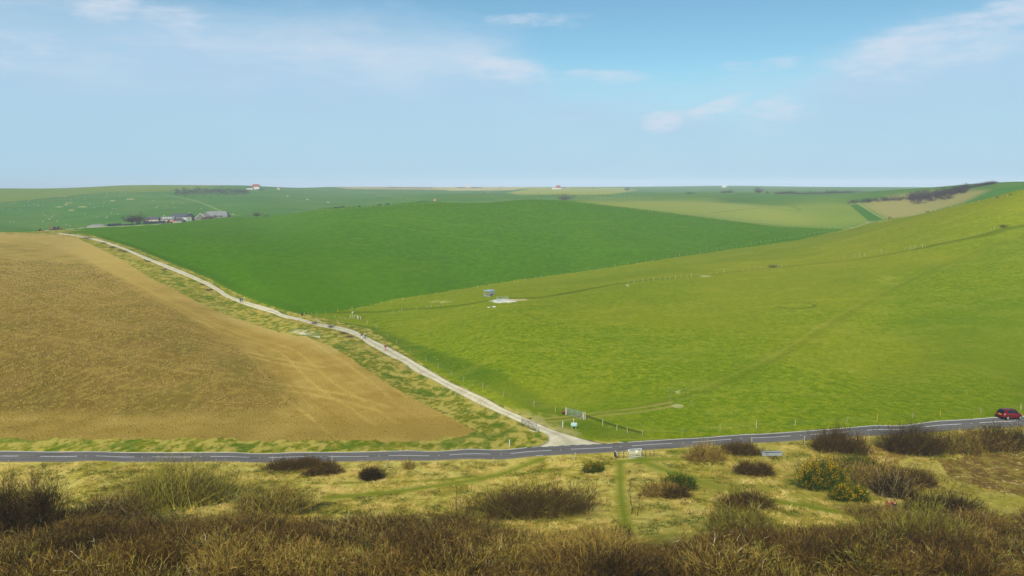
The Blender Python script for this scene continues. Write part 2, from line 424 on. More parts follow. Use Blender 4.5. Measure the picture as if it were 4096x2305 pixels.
# pasture: footpath, tyre tracks, chalk scrapes, fairy ring
past = REGf(5)
w3 = dense(hits([(1250,1250),(1600,1240),(1940,1205),(2150,1190),(2450,1140),(2800,1105),(3100,1072),(3300,1052),(3600,1010),(3900,950),(4096,905),(4500,820)], ymax=600))
lay(linemask(w3, 5.5, .7) * past, '#3f5a10', .75)
lay(linemask(offs(w3, 1.2), 1.0, .7) * past * (GX > 15), '#2f4a10', .8)
w3 = dense(hits([(2560,1622),(2800,1560),(3000,1478),(3180,1385),(3300,1305),(3500,1190),(3700,1090),(3900,1005),(4096,940)]))
for o in (-0.9, 0.9):
    lay(linemask(offs(w3, o), 1.5, .8) * past, '#6a6c1a' if o < 0 else '#a09c40', .42)
lay(linemask(w3, 7, 1) * past, '#5f6b16', .3)
w3 = dense(hits([(2190,1680),(2280,1672),(2340,1665),(2420,1655),(2560,1640),(2700,1615)]))
for o in (-1.0, 1.0):
    lay(linemask(offs(w3, o), 1.5, .8) * (GY > 125), '#a8935c', .9)
lay(linemask(hits([(2110,1665),(2160,1688),(2240,1722),(2280,1735)]), 5, .8) * ss(n2, .25, .5) * (GY > 120), '#b5a57c', .85)
def blob(px, py, rx, ry, col, al=1.0, thr=(.35, .55), y0=0, y1=1e9):
    e = np.hypot((GPX - px) / rx, (GPY - py) / ry) + (n2 - .5) * .7
    lay((1 - ss(e, .7, 1.05)) * ss(n2, *thr) * ((GY > y0) & (GY < y1)), col, al)
blob(2015,1204,56,9,'#e4dfd0',1.0,(-1,-.5),200,400); blob(2075,1200,50,5,'#c9b990',.9,(.1,.4),200,400)
blob(1975,1227,9,3,'#e8e4d8',1,(-1,-.5),180,400); blob(1955,1229,8,2.5,'#e8e4d8',1,(-1,-.5),180,400)
blob(1765,1208,50,6,'#c9bd8a',.8,(.3,.5),200,400); blob(2820,1105,24,4,'#d4c8a0',1,(-1,0),200,500); blob(2510,1142,8,3,'#d8d0b0',1,(-1,0),200,500)
blob(2715,1568,22,9,'#c4b98a',.9,(.5,.62),100,300); blob(2710,1625,35,11,'#c4b98a',.9,(.5,.6),100,300)
blob(3560,1120,60,28,'#a9a850',.5,(.3,.6),180,600)
for an in range(0, 40):
    p = (3185 + 75 * math.cos(an / 40 * 6.283), 1223 + 12 * math.sin(an / 40 * 6.283)); q = (3185 + 75 * math.cos((an + 1) / 40 * 6.283), 1223 + 12 * math.sin((an + 1) / 40 * 6.283))
    if not 18 < an < 26: lay(linemask(hits([p, q], ymin=150), 1.6, 1) * past, '#2f560f', .8)
for k in range(170):
    x_, y_ = random.uniform(1500, 4096), random.uniform(1020, 1740)
    if k % 3 == 0: x_, y_ = random.uniform(2660, 2780), random.uniform(1550, 1640)
    h_ = hit(x_, y_)
    j_, i_ = np.searchsorted(ROWY, h_[1]), np.searchsorted(cols, h_[0] / h_[1])
    if 0 < j_ < NS - 1 and 0 < i_ < NA - 2 and REG[j_, i_] == 5:
        TINT[j_, i_:i_ + random.choice((1, 1, 2))] = (.42, .4, .28, .6)
lay(past * ss(n3, .4, .7), '#5d7a0a', .3)
lay(past * ss(fbm(GX / 90, GY / 60, 3, 66), .5, .7), '#8f8f30', .35)
lay(past * ss(fbm(GX / 60, GY / 45, 3, 67), .55, .7), '#4f7208', .35)
lay(past * ss(GY, 190, 330), '#9a9a34', .22)
lay(past * ss(fbm(GX / 3, GY / 3, 4, 63), .5, .75), '#4f6a0a', .12)
lay(past * ss(fbm(GX / 9, GY / 4, 4, 64), .52, .75), '#b0aa48', .12)
lay(past * ss(GX / GY, .35, .7) * ss(-GY, -260, -150), '#5c7008', .45)
lay(linemask(dense(hits([(1330,1290),(1500,1370),(1700,1490),(1900,1590),(2100,1650),(2200,1665)])), 3.5, .8) * (GY > 120) * ss(n2, .3, .6), '#a39e52', .7)
lay(linemask(dense(hits([(2330,1660),(2450,1700),(2560,1730)])), 1.4, .8) * (GY > 115), '#2f430c', .8)

# banks: straw and green
bank = REGf(3)
lay(bank * ss(n3, .3, .6), '#8a8a34', .4)
lay(bank * ss(fbm(GX / .9, GY / 1.6, 4, 71) + n1 * .5 - .25, .4, .62), '#bcaa5c', .75)
lay(bank * ss(fbm(GX / 2, GY / 3, 4, 77), .5, .68), '#4c6c16', .7)
lay(linemask(offs(WL_L, -1.6), 2.6, .8) * (GY > 180) * ss(n1, .3, .6), '#b99a5e', .7)
# meadow: trodden paths, brown scrub litter, brash on the right
mead = REGf(0)
lay(mead * ss(n1, .42, .62), '#d9c577', .5)
lay(mead * ss(GX / GY, .1, .35), '#8f8a34', .5)
lay(mead * ss(n2, .55, .72), '#857a28', .5)
for pl, w_ in (([(1330,1990),(1600,1965),(1900,1920),(2100,1862),(2170,1836)],1.9),([(1250,1935),(1700,1925),(1900,1905)],1.0),([(2480,1845),(2482,1950),(2500,2080),(2520,2130)],1.7),([(2560,1842),(2700,1895),(2900,1958),(3060,2000),(3330,2045)],2.3),([(2480,1848),(2560,1840),(2700,1838)],2.5),([(2000,1905),(2200,1880),(2460,1848)],.8)):
    lay(linemask(dense(hits(pl, ymin=50)), w_ * (1.2 if pl[0][0] in (2480,) else 1.8), .9) * mead, '#79822c', .92)
lay(linemask(dense(hits([(2620,2150),(2900,2110),(3050,2090)], ymin=50)), 5, 1) * mead, '#72772a', .6)
lay(linemask(dense(hits([(2560,1830),(2700,1812),(2800,1806)], ymin=50)), 4, 1) * mead, '#4f7010', .7)
lay((inpoly(GPX + wob * 200, GPY + wob * 60, [(3700,1830),(4400,1790),(4400,2060),(3950,1960),(3760,1900)]) & (REG == 0)).astype(float)  * (.55 + .45 * ss(n2, .2, .6)), '#70552e', .9)
lay((inpoly(GPX + wob * 100, GPY + wob * 40, [(3300,1790),(3560,1770),(3620,1830),(3480,1870)]) & (REG == 0)).astype(float), '#6b4522', .6)
lay((inpoly(GPX + wob * 200, GPY + wob * 60, [(2950,1850),(3400,1800),(3500,1860),(3200,1930),(3000,1990),(2800,1960)]) & (REG == 0)).astype(float), '#99913f', .5)
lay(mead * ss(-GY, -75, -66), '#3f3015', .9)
# far downs
far = REGf(4)
lay(far * ss(n3, .4, .7), '#6d7a3a', .25)
def blur(m, k):
    for ax in (0, 1):
        for _ in range(2):
            c = np.cumsum(np.pad(m, [(k + 1, k) if ax == 0 else (0, 0), (k + 1, k) if ax == 1 else (0, 0)], mode='edge'), axis=ax, dtype=np.float64)
            m = ((c[2 * k + 1:] - c[:-2 * k - 1]) if ax == 0 else (c[:, 2 * k + 1:] - c[:, :-2 * k - 1])) / (2 * k + 1)
    return m
def farpoly(poly, col, al, y0, y1, rag=10, soft=0):
    m = region(poly, y0, y1, rag).astype(np.float32)
    lay(blur(m, soft) * (REG == 4) if soft else m, col, al)
farpoly([(-2000,700),(1000,730),(690,765),(400,772),(0,812),(-2000,830)], '#7f8a3a', .6, 1000, 4000, 4)
farpoly([(1270,740),(1900,738),(2140,742),(2200,752),(1900,762),(1560,758),(1400,757)], '#a89878', .9, 1900, 4200, 3)
farpoly([(1650,738),(2000,738),(2140,745),(2050,762),(1800,764)], '#b5ab74', .7, 1900, 4200, 3)
farpoly([(2030,772),(2150,750),(2300,744),(2480,748),(2550,762),(2440,778),(2250,785),(2100,783)], '#a0a25a', .75, 1300, 2900, 3, 2)
farpoly([(2200,808),(2400,803),(2900,800),(3150,835),(3350,905),(3200,918),(2900,880),(2700,855),(2400,830)], '#9ca06a', .7, 620, 1100, 8, 16)
farpoly([(2900,850),(3300,800),(3480,820),(3560,880),(3500,900),(3350,915),(3100,905)], '#8f9a50', .6, 560, 1000, 8, 14)
farpoly([(3440,816),(3560,880),(3650,868),(3850,812),(3960,760),(3720,765),(3560,788)], '#a0955c', .85, 600, 1050, 8, 5)
farpoly([(3400,822),(3440,816),(3545,878),(3480,890)], '#2f6a1c', .8, 560, 1000, 2)
farpoly([(3640,872),(3860,812),(3980,757),(4400,700),(4400,740),(4096,775),(3800,835)], '#3f7426', .7, 480, 1050, 4)
farpoly([(2850,790),(3000,795),(3060,815),(2900,812)], '#1f5a30', .8, 900, 1500, 8, 8)
lay(linemask(dense(hits([(0,813),(200,795),(400,772),(620,762),(700,762)], ymin=900)), 9, .6), '#2f5a24', .8)
lay(linemask(dense(hits([(640,775),(800,810),(960,862)], ymin=850)), 5, .6), '#a3b08a', .6)
lay(linemask(dense(hits([(1010,762),(1250,760),(1400,762)], ymin=1200)), 8, .6), '#b9bfa0', .5)
lay(linemask(dense(hits([(3430,812),(3480,845),(3535,876)], ymin=620)), 3, .6), '#a3ad84', .7)
lay(linemask(dense(hits([(2840,862),(3050,832),(3200,842),(3100,800)], ymin=700)), 5, 1), '#3f7038', .5)
for (x_, y_, w_) in ((275,812,18),(520,797,20),(235,828,18),(330,828,22),(285,841,16),(450,803,14),(265,818,10)):
    blob(x_, y_, w_, 2.5, '#b9b47a', .8, (.2, .4), 800, 2500)
for (x_, y_) in ((1150,785),(1230,798),(1312,809)): blob(x_, y_, 6, 2, '#cfc9a8', .9, (-1, 0), 800, 3000)
for pl in ([(2130,780),(2260,782),(2400,790),(2600,793)],[(2440,781),(2540,786)]):
    lay(linemask(dense(hits(pl, ymin=1000)), 5, .6), '#c8c4a0', .6)

# ------------------------------------------------------------------ ground materials
def ground_mat(name, stops, fine=1.0, bump=0.3, bscale=2.0, mott=(0.4, 6.0), clod=0.0, over=.35, stretch=(1, 1, 1), fleck=None):
    m, g, b = new_mat(name, 1.0, 0.0)
    tc = g.add('ShaderNodeTexCoord').outputs['Object']
    v = g.scale(tc, stretch)
    a_ = g.noise(v, mott[0], 5, .65, .3); c_ = g.noise(v, mott[1] * .35, 4, .7)
    f = g.math('ADD', g.math('MULTIPLY', a_, .55), g.math('MULTIPLY', c_, .45))
    col = g.ramp(f, [(p_, warm(c_)) for p_, c_ in stops])
    if fleck:
        fl_ = g.noise(g.scale(tc, (.7, .9, 1)), 2.6, 5, .75)
        col = g.mix(g.math('MULTIPLY', g.step(fl_, .55, .66), .75), col, fleck)
    at = g.add('ShaderNodeAttribute', attribute_name='tint')
    # what is laid over keeps some of the mottling of the ground below
    mul = g.math('ADD', g.math('MULTIPLY', g.noise(v, mott[1] * .5, 4, .7), over * 2), 1 - over)
    tint = g.mix(1.0, at.outputs['Color'], g.add('ShaderNodeCombineColor').outputs[0], 'MIX')
    cc = g.add('ShaderNodeCombineColor'); [g.put(cc, i, mul) for i in range(3)]
    tint = g.mix(1.0, at.outputs['Color'], cc.outputs[0], 'MULTIPLY')
    col = g.mix(at.outputs['Alpha'], col, tint)
    h = g.noise(v, bscale, 4, .7)
    if clod:
        vo = g.add('ShaderNodeTexVoronoi'); g.put(vo, 'Vector', v); vo.inputs['Scale'].default_value = 1.7; vo.inputs['Randomness'].default_value = 1
        sp = g.math('GREATER_THAN', g.noise(v, .9, 4, .8), .56)
        dk = g.math('MULTIPLY', g.step(vo.outputs[0], .42, .15), sp)
        col = g.mix(g.math('MULTIPLY', dk, clod), col, lin('#3a2a12'))
        h = g.math('ADD', h, g.math('MULTIPLY', g.step(vo.outputs[0], .5, .1), .6))
    g.l.new(col, b.inputs['Base Color'])
    bp = g.add('ShaderNodeBump'); bp.inputs['Strength'].default_value = bump; bp.inputs['Distance'].default_value = .3
    g.l.new(h, bp.inputs['Height']); g.l.new(bp.outputs[0], b.inputs['Normal'])
    return m
MATS = {
 0: ('meadow', ground_mat('meadow_soil', [(.38, lin('#7f7a28')), (.5, lin('#b5a64a')), (.6, lin('#d4c272'))], bump=.7, bscale=2.2, mott=(.5, 8))),
 1: ('ploughed_field', ground_mat('plough_soil', [(.38, lin('#7a672c')), (.5, lin('#a48b48')), (.62, lin('#bfa666'))], bump=.6, bscale=3.5, mott=(.12, 9), clod=.6)),
 2: ('crop_field', ground_mat('young_crop', [(.36, lin('#3e6604')), (.5, lin('#497204')), (.64, lin('#568206'))], bump=.25, bscale=1.5, mott=(.3, 6), stretch=(1, .5, 1))),
 3: ('grass_bank', ground_mat('bank_sward', [(.36, lin('#4c5f14')), (.5, lin('#767a28')), (.64, lin('#a0954a'))], bump=.6, bscale=1.4, mott=(.6, 5))),
 4: ('far_downs', ground_mat('down_turf', [(.35, lin('#3c6a24')), (.5, lin('#487530')), (.66, lin('#5d823a'))], bump=.2, bscale=.4, mott=(.01, .5), over=.12)),
 5: ('pasture', ground_mat('pasture_sward', [(.35, lin('#4c6806')), (.46, lin('#6a800a')), (.55, lin('#828e18')), (.66, lin('#a3a240'))], bump=.8, bscale=1.6, mott=(.9, 9), stretch=(.75, .8, 1), fleck=lin('#435a06'))),
}
# split the one land sheet into its fields; every field keeps the sheet's normals
V = np.stack([GX, GY, GZ + EYE], 2).reshape(-1, 3)
du = np.gradient(np.stack([GX, GY, GZ], 2), axis=1); dv = np.gradient(np.stack([GX, GY, GZ], 2), axis=0)
N = np.cross(du, dv).reshape(-1, 3); N /= np.linalg.norm(N, axis=1)[:, None]
idx = np.arange(NS * NA).reshape(NS, NA)
Fq = np.stack([idx[:-1, :-1], idx[:-1, 1:], idx[1:, 1:], idx[1:, :-1]], 2)
freg = REG[:-1, :-1]
for k, (nm, mt) in MATS.items():
    F = Fq[freg == k]
    if not len(F): continue
    u, inv = np.unique(F.ravel(), return_inverse=True)
    me = mesh_np(nm, V[u], inv.reshape(-1, 4), mt, smooth=True, rgba=TINT.reshape(-1, 4)[u])
    me.normals_split_custom_set_from_vertices(N[u].astype(np.float32))
    o = link_mesh(nm, me); tag(o, kind='structure')

# ------------------------------------------------------------------ roads
def strip(name, A_, B_, mat, lift=.05, m=12, skirt=.15, rgba=None):
    """surface between two world polylines resampled to the same count"""
    def res(W, k):
        W = dense(W, 1.0); s = np.concatenate([[0], np.cumsum(np.linalg.norm(np.diff(W[:, :2], axis=0), axis=1))]); q = np.linspace(0, s[-1], k)
        return np.stack([np.interp(q, s, W[:, i]) for i in range(2)], 1)
    L = np.linalg.norm(np.diff(np.asarray(A_)[:, :2], axis=0), axis=1).sum(); k = max(4, int(L / .8))
    a_, b_ = res(A_, k), res(B_, k); vs = []
    for i in range(m + 1):
        p = a_ * (1 - i / m) + b_ * (i / m); z = zat(p[:, 0], p[:, 1]) + lift
        vs.append(np.stack([p[:, 0], p[:, 1], z], 1))
    lo0, lo1 = vs[0] - [0, 0, skirt], vs[-1] - [0, 0, skirt]
    lat = np.tile(np.concatenate([[0], np.linspace(0, 1, m + 1), [1]]), k)
    vs = np.stack([lo0] + vs + [lo1], 1).reshape(-1, 3); w = m + 3
    ii = np.arange(k * w).reshape(k, w)
    F = np.stack([ii[:-1, :-1], ii[:-1, 1:], ii[1:, 1:], ii[1:, :-1]], 2).reshape(-1, 4)
    me = mesh_np(name, vs, F, mat, tone=lat, smooth=False)
    return link_mesh(name, me)
m_asph, g, b = new_mat('asphalt', .95, .1)
tc = g.add('ShaderNodeTexCoord').outputs['Object']
f = g.math('ADD', g.math('MULTIPLY', g.noise(g.scale(tc, (.06, .8, 1)), 1.0, 4, .6), .6), g.math('MULTIPLY', g.noise(tc, 3, 2, .6), .4))
g.l.new(g.ramp(f, [(.35, lin('#5a5853')), (.55, lin('#65625d')), (.7, lin('#716e66'))]), b.inputs['Base Color'])
rc = b.inputs['Base Color'].links[0].from_socket; la = g.add('ShaderNodeAttribute', attribute_name='tone').outputs['Fac']
wt = g.math('ABSOLUTE', g.math('SINE', g.math('MULTIPLY', la, 12.566)))
rc = g.mix(g.math('MULTIPLY', wt, .25), rc, lin('#8a877e'))
ed_ = g.math('ADD', g.step(la, .07, .0), g.step(la, .94, 1.0))
rc = g.mix(g.math('MULTIPLY', ed_, g.math('MULTIPLY', g.noise(tc, .8, 4, .7), 1.2)), rc, lin('#7d7442'))
pt_ = g.step(g.noise(g.scale(tc, (.11, .35, 1)), 1.0, 2, .4), .60, .62)
g.l.new(g.mix(g.math('MULTIPLY', pt_, .3), rc, lin('#46453f')), b.inputs['Base Color'])
m_conc, g, b = new_mat('worn_concrete', .9, .2)
tc = g.add('ShaderNodeTexCoord').outputs['Object']
f = g.math('ADD', g.math('MULTIPLY', g.noise(tc, .35, 4, .65), .6), g.math('MULTIPLY', g.noise(tc, 5, 4, .7), .4))
br = g.add('ShaderNodeTexBrick'); g.put(br, 'Vector', g.scale(tc, (1, 1, 1), (0, 0, .85))); br.inputs['Scale'].default_value = 1; br.inputs['Brick Width'].default_value = 5.2; br.inputs['Row Height'].default_value = 40; br.inputs['Mortar Size'].default_value = .05; br.offset = 0
colr = g.ramp(f, [(.34, lin('#b5ab86')), (.5, lin('#d2c8a4')), (.66, lin('#e0d8b8'))])
la = g.add('ShaderNodeAttribute', attribute_name='tone').outputs['Fac']
cen = g.math('MULTIPLY', g.math('SUBTRACT', 1.0, g.step(g.math('ABSOLUTE', g.math('SUBTRACT', la, .5)), .03, .2)), g.math('MULTIPLY', g.noise(tc, .5, 4, .6), .8))
colr = g.mix(cen, colr, lin('#8f8768'))
ed_ = g.math('ADD', g.step(la, .1, .0), g.step(la, .9, 1.0))
colr = g.mix(g.math('MULTIPLY', ed_, g.math('MULTIPLY', g.noise(tc, .9, 4, .7), 1.5)), colr, lin('#7f7a3c'))
g.l.new(g.mix(g.math('MULTIPLY', br.outputs['Fac'], .6), colr, lin('#6d6450')), b.inputs['Base Color'])
m_paint = plain('road_paint', (.72, .72, .70), .6, var=.1, sc=3)

def even(pl):
    xs = np.arange(-900, 4901, 100.0); fine = np.arange(-1200, 5201, 10.0); ys = np.interp(fine, [p[0] for p in pl], [p[1] for p in pl])
    ker = np.hanning(61); ker /= ker.sum(); ys = np.convolve(np.pad(ys, 30, mode='edge'), ker, 'valid'); return [(x, float(np.interp(x, fine, ys))) for x in xs]
WC = calm(dense(hits(even(ROAD_C)), 1.0), 12); WF = calm(dense(hits(even(ROAD_F)), 1.0), 12)
WN = offs(WC, -2.35)
tag(strip('road', WF, WN, m_asph, .05), kind='structure')
tag(strip('lane', WL_L, WL_R, m_conc, .045), kind='structure')
tk = dense(hits([(187,931),(235,923),(282,917),(331,912),(406,909),(480,905),(600,900),(690,893)], ymin=560))
tag(strip('farm_track', offs(tk, 2.6), offs(tk, -2.6), m_conc, .08), kind='structure')
def wc_at(px):
    p, _ = px_of(WC[:, 0] / WC[:, 1], (WC[:, 2] - EYE) / WC[:, 1]); return float(np.interp(px, p, np.arange(len(p))))
def sub(W, i0, i1):
    q = np.linspace(i0, i1, max(3, int(abs(i1 - i0)))); return np.stack([np.interp(q, np.arange(len(W)), W[:, c]) for c in range(3)], 1)
marks = []
def mark(W, i0, i1, w_):
    s_ = sub(W, i0, i1); A_, B_ = offs(s_, w_ / 2), offs(s_, -w_ / 2)
    za = zat(A_[:, 0], A_[:, 1]) + .08; zb = zat(B_[:, 0], B_[:, 1]) + .08
    marks.append((np.c_[A_[:, :2], za], np.c_[B_[:, :2], zb]))
dash = [(-420,-268),(-190,-40),(0,75),(160,310),(383,537),(610,766),(841,998),(1075,1235),(1313,1475),(1553,1718),(1797,1962),(2041,2206),(2285,2449),(2527,2660),(2662,2690),(2767,2927),(3003,3164),(3240,3393),(3468,3622),(3698,3846),(3918,4063),(4135,4270),(4340,4470)]
for x0, x1 in dash: mark(WC, wc_at(x0), wc_at(x1), .16)
WFi = offs(WF, -.14)
pF, _ = px_of(WFi[:, 0] / WFi[:, 1], (WFi[:, 2] - EYE) / WFi[:, 1])
fi = lambda x: float(np.interp(x, pF, np.arange(len(pF))))
mark(WFi, fi(-800), fi(2108), .2); mark(WFi, fi(2512), fi(4700), .2)
for x0 in range(2128, 2510, 43): mark(WFi, fi(x0), fi(x0 + 22), .16)
WNi = offs(WN, .2)
mark(WNi, wc_at(2140), wc_at(2168), .12); mark(WNi, wc_at(2488), wc_at(2506), .12)
vs, fs, c0 = [], [], 0
for A_, B_ in marks:
    k = len(A_); vs.append(np.stack([A_, B_], 1).reshape(-1, 3)); ii = c0 + np.arange(2 * k).reshape(k, 2)
    fs.append(np.stack([ii[:-1, 0], ii[:-1, 1], ii[1:, 1], ii[1:, 0]], 1)); c0 += 2 * k
tag(link_mesh('road_markings', mesh_np('road_markings', np.concatenate(vs), np.concatenate(fs), m_paint)), kind='structure')
# ------------------------------------------------------------------ twig and blade geometry (numpy)
def unit(v): return v / (np.linalg.norm(v, axis=-1, keepdims=True) + 1e-9)
def ribbons(p0, d, L, W, bend, tone, segs=3, r=rng):
    """n tapering, bending twigs; returns V, F(quads), tone"""
    n_ = len(p0); d = unit(d); side = unit(np.cross(d, unit(r.normal(size=(n_, 3)))))
    V_, k = [], segs + 1
    for i in range(k):
        u = i / segs
        c = p0 + d * (L * u)[:, None] + bend * (L * u * u)[:, None]
        w_ = W * (1 - .75 * u)
        V_ += [c - side * (w_ / 2)[:, None], c + side * (w_ / 2)[:, None]]
    V_ = np.stack(V_, 1).reshape(-1, 3)
    b = (np.arange(n_) * 2 * k)[:, None, None]
    q = np.array([[2 * i, 2 * i + 1, 2 * i + 3, 2 * i + 2] for i in range(segs)])[None]
    return V_, (b + q).reshape(-1, 4), np.repeat(tone, 2 * k)
def join(parts):
    V_, F_, T_, c = [], [], [], 0
    for v, f, t in parts: V_.append(v); F_.append(f + c); T_.append(t); c += len(v)
    return np.concatenate(V_), np.concatenate(F_), np.concatenate(T_)
def fork(p0, d, L, W, bend, tone, depth=1, kids=3, r=rng):
    """twigs with side twigs"""
    out = [ribbons(p0, d, L, W, bend, tone, 3, r)]
    if depth:
        d = unit(d)
        for k in range(kids):
            u = r.uniform(.3, .95, len(p0)); c = p0 + d * (L * u)[:, None] + bend * (L * u * u)[:, None]
            nd = unit(d + r.normal(size=d.shape) * .55)
            out.append(ribbons(c, nd, L * r.uniform(.25, .5, len(p0)), W * .7, bend * .5, np.clip(tone + r.normal(size=len(p0)) * .04, 0, 1), 2, r))
    return join(out)
M_SCRUB = twig_mat('bare_twigs', [(0, '#1e180c'), (.12, '#3c2e15'), (.28, '#665024'), (.42, '#8e7236'), (.58, '#b69a55'), (.7, '#9c983a'), (.8, '#7a8026'), (.9, '#b3a67f'), (1, '#dccba2')])
M_GORSE = twig_mat('gorse_spines', [(0, '#1c2a08'), (.4, '#35480e'), (.75, '#53621a'), (1, '#7b7a22')])
M_GFLOW = twig_mat('gorse_flowers', [(0, '#a38208'), (1, '#cda714')])
M_GRASS = twig_mat('grass_blades', [(0, '#3f4f12'), (.3, '#6c6c20'), (.55, '#a08c40'), (.8, '#c4a95c'), (1, '#d9c283')])
M_GREEN = twig_mat('green_blades', [(0, '#26480c'), (.4, '#3f660f'), (.7, '#6f7f1c'), (1, '#a8a245')])
M_FARW = twig_mat('far_branches', [(0, '#2b2620'), (.5, '#4a3d30'), (.8, '#5f4d3a'), (1, '#6f6a3a')])
PAL = {'brown': (.22, .10), 'red': (.30, .08), 'dark': (.10, .07), 'tan': (.52, .10), 'olive': (.76, .07), 'grey': (.88, .08), 'mix': (.42, .24), 'purple': (.16, .06)}

def dome(c, rx, ry, h, n_, pal, lw=(.35, .8), w_=.022, up=.35, r=rng, kids=2, shell=(.45, .95), rim=.12, off=0.0):
    """twig shell of a mound standing on the ground at c"""
    th = r.uniform(0, 2 * math.pi, n_); z = r.uniform(rim, 1, n_); s = np.sqrt(1 - z * z)
    lump = .95 + .3 * np.sin(th * 3 + c[0]) * s + .2 * np.sin(th * 7 + c[1] * 3) * (.4 + s) + .12 * np.sin(z * 11 + th * 5 + c[0]) + r.normal(size=n_) * .07
    k = r.uniform(*shell, n_) * lump
    nx, ny = np.cos(th) * s, np.sin(th) * s
    p = np.stack([c[0] + nx * rx * k, c[1] + ny * ry * k, z * h * k], 1)
    p[:, 2] += zat(p[:, 0], p[:, 1]) - .05
    d = np.stack([nx / rx * 1.5, ny / ry * 1.5, z / h + up], 1) ; d = unit(d) + r.normal(size=(n_, 3)) * .38
    L = r.uniform(*lw, n_) * (.6 + .4 * min(h, 2) / 1.6)
    t = np.clip(r.normal(PAL[pal][0], PAL[pal][1], n_), 0, 1)
    if pal == 'olive': t = np.where(r.random(n_) < .6, r.uniform(.02, .35, n_), t)
    elif pal not in ('dark', 'purple'): t = np.where(r.random(n_) < .38, t * .3, t)
    t = np.clip(t + off, 0, 1)
    b = np.stack([r.normal(size=n_) * .25, r.normal(size=n_) * .25, r.uniform(-.15, .3, n_)], 1)
    return fork(p, d, L, np.full(n_, w_) * r.uniform(.7, 1.3, n_), b, t, 1, kids, r)
def stems(c, rx, ry, h, n_, tone, w_=.06, r=rng):
    """woody limbs from the foot of a bush out to its shell"""
    th = r.uniform(0, 2 * math.pi, n_); q = r.uniform(.1, .95, n_)
    p = np.stack([c[0] + r.normal(size=n_) * rx * .25, c[1] + r.normal(size=n_) * ry * .25, np.zeros(n_)], 1); p[:, 2] = zat(p[:, 0], p[:, 1]) - .05
    e = np.stack([c[0] + np.cos(th) * rx * q, c[1] + np.sin(th) * ry * q, h * np.sqrt(1 - q * q * .9) * r.uniform(.7, 1.0, n_)], 1); e[:, 2] += zat(e[:, 0], e[:, 1])
    d = e - p; L = np.linalg.norm(d, axis=1)
    return ribbons(p, d, L, np.full(n_, w_), np.stack([r.normal(size=n_) * .1, r.normal(size=n_) * .1, r.uniform(-.1, .1, n_)], 1), np.full(n_, tone), 4, r)
def local(vft, o):
    v, f, t = vft; return v - np.array(o), f, t
def at_px(px, py, Y=None, ymin=20):
    if Y is None: return hit(px, py, ymin)
    a, _ = at_of(px, py); return (a * Y, Y, float(zat(a * Y, Y)))
def bush(name, label, cat, px, py, wpx, hpx, pal, n_=2600, Y=None, group=None, lobes=3, up=.35, stemtone=.85, w_=.026, lw=(.3, .7), ymin=20, flowers=None, spiny=False, depth=.55, nst=14, label_parts=None):
    """px, py = middle of its foot; width and height in picture units give its real size at that distance"""
    r = np.random.default_rng(int(px * 7 + py)); c = at_px(px, py, Y, ymin); k = c[1] / .97 / F_PX
    R, H = wpx * k / 2, hpx * k * 1.2
    root = empty(name, c); tag(root, label, cat, group)
    tw, sp, fl = [], [], []
    for i in range(lobes):
        off = 0 if lobes == 1 else (i / (lobes - 1) - .5) * 2
        rx = R * (1 if lobes == 1 else .62); cx_ = (c[0] + off * R * .42, c[1] + r.normal() * R * .12 + R * depth * .5)
        hh = H * (1 - .25 * abs(off)) * r.uniform(.88, 1.0)
        q = dome(cx_, rx, R * depth, hh, n_ // lobes, pal if not spiny else 'dark', lw, w_, up, r, 2, (.4, .92))
        if spiny: q = (q[0], q[1], np.clip(r.normal(.45, .22, len(q[2])), 0, 1))
        tw.append(q)
        sp.append(stems(cx_, rx, R * depth, hh, nst, stemtone, .03 + .006 * H, r))
        if flowers:
            m_ = int(flowers * 2.4 / lobes); th = r.uniform(0, 2 * math.pi, m_); z = r.uniform(.2, 1, m_) ; s = np.sqrt(1 - z * z)
            cl = np.sin(th * 5 + i * 2) * np.sin(z * 9 + i) + r.normal(size=m_) * .35; keep = cl > .05
            th, z, s = th[keep], z[keep], s[keep]; m_ = len(th); kk = r.uniform(.9, 1.12, m_)
            p = np.stack([cx_[0] + np.cos(th) * s * rx * kk, cx_[1] + np.sin(th) * s * R * depth * kk, z * hh * kk], 1); p[:, 2] += zat(p[:, 0], p[:, 1]) + .02
            fl.append(ribbons(p, r.normal(size=(m_, 3)) + [0, 0, .5], r.uniform(.06, .13, m_), r.uniform(.05, .1, m_), np.zeros((m_, 3)), r.uniform(0, 1, m_), 1, r))
    v, f, t = local(join(tw), c); link_mesh('foliage' if spiny else 'twigs', mesh_np('foliage' if spiny else 'twigs', v, f, M_GORSE if spiny else M_SCRUB, t), root)
    v, f, t = local(join(sp), c); link_mesh('branches', mesh_np('branches', v, f, M_SCRUB, t), root)
    if fl: v, f, t = local(join(fl), c); link_mesh('flowers', mesh_np('flowers', v, f, M_GFLOW, t), root)['kind'] = 'stuff'
    return root

SH = 'shrub'
# left foreground
bush('hawthorn_bush', 'tall dark leafless bush with upright black twigs at the left edge of the photo', 'bush', 70, 2130, 330, 330, 'dark', 9500, Y=80, lobes=2, up=1.0, stemtone=.12, lw=(.4, 1.1), depth=.5, nst=40)
bush('hawthorn_bush', 'large rounded bush crusted with yellow-green lichen just below the road, on the left', 'bush', 700, 2005, 560, 205, 'olive', 11000, Y=91, lobes=4, up=.5, stemtone=.68, nst=130, lw=(.3, .8))
bush('hawthorn_bush', 'loose olive-grey bush to the right of the large lichen-covered bush', 'bush', 1085, 2035, 400, 140, 'mix', 6500, Y=87, lobes=3, up=.5, stemtone=.7, nst=70)
bush('bramble_bush', 'pinkish-brown bramble mound in front of the large lichen-covered bush', 'bush', 420, 2070, 420, 125, 'brown', 5000, Y=83, lobes=3, up=.3, stemtone=.9)
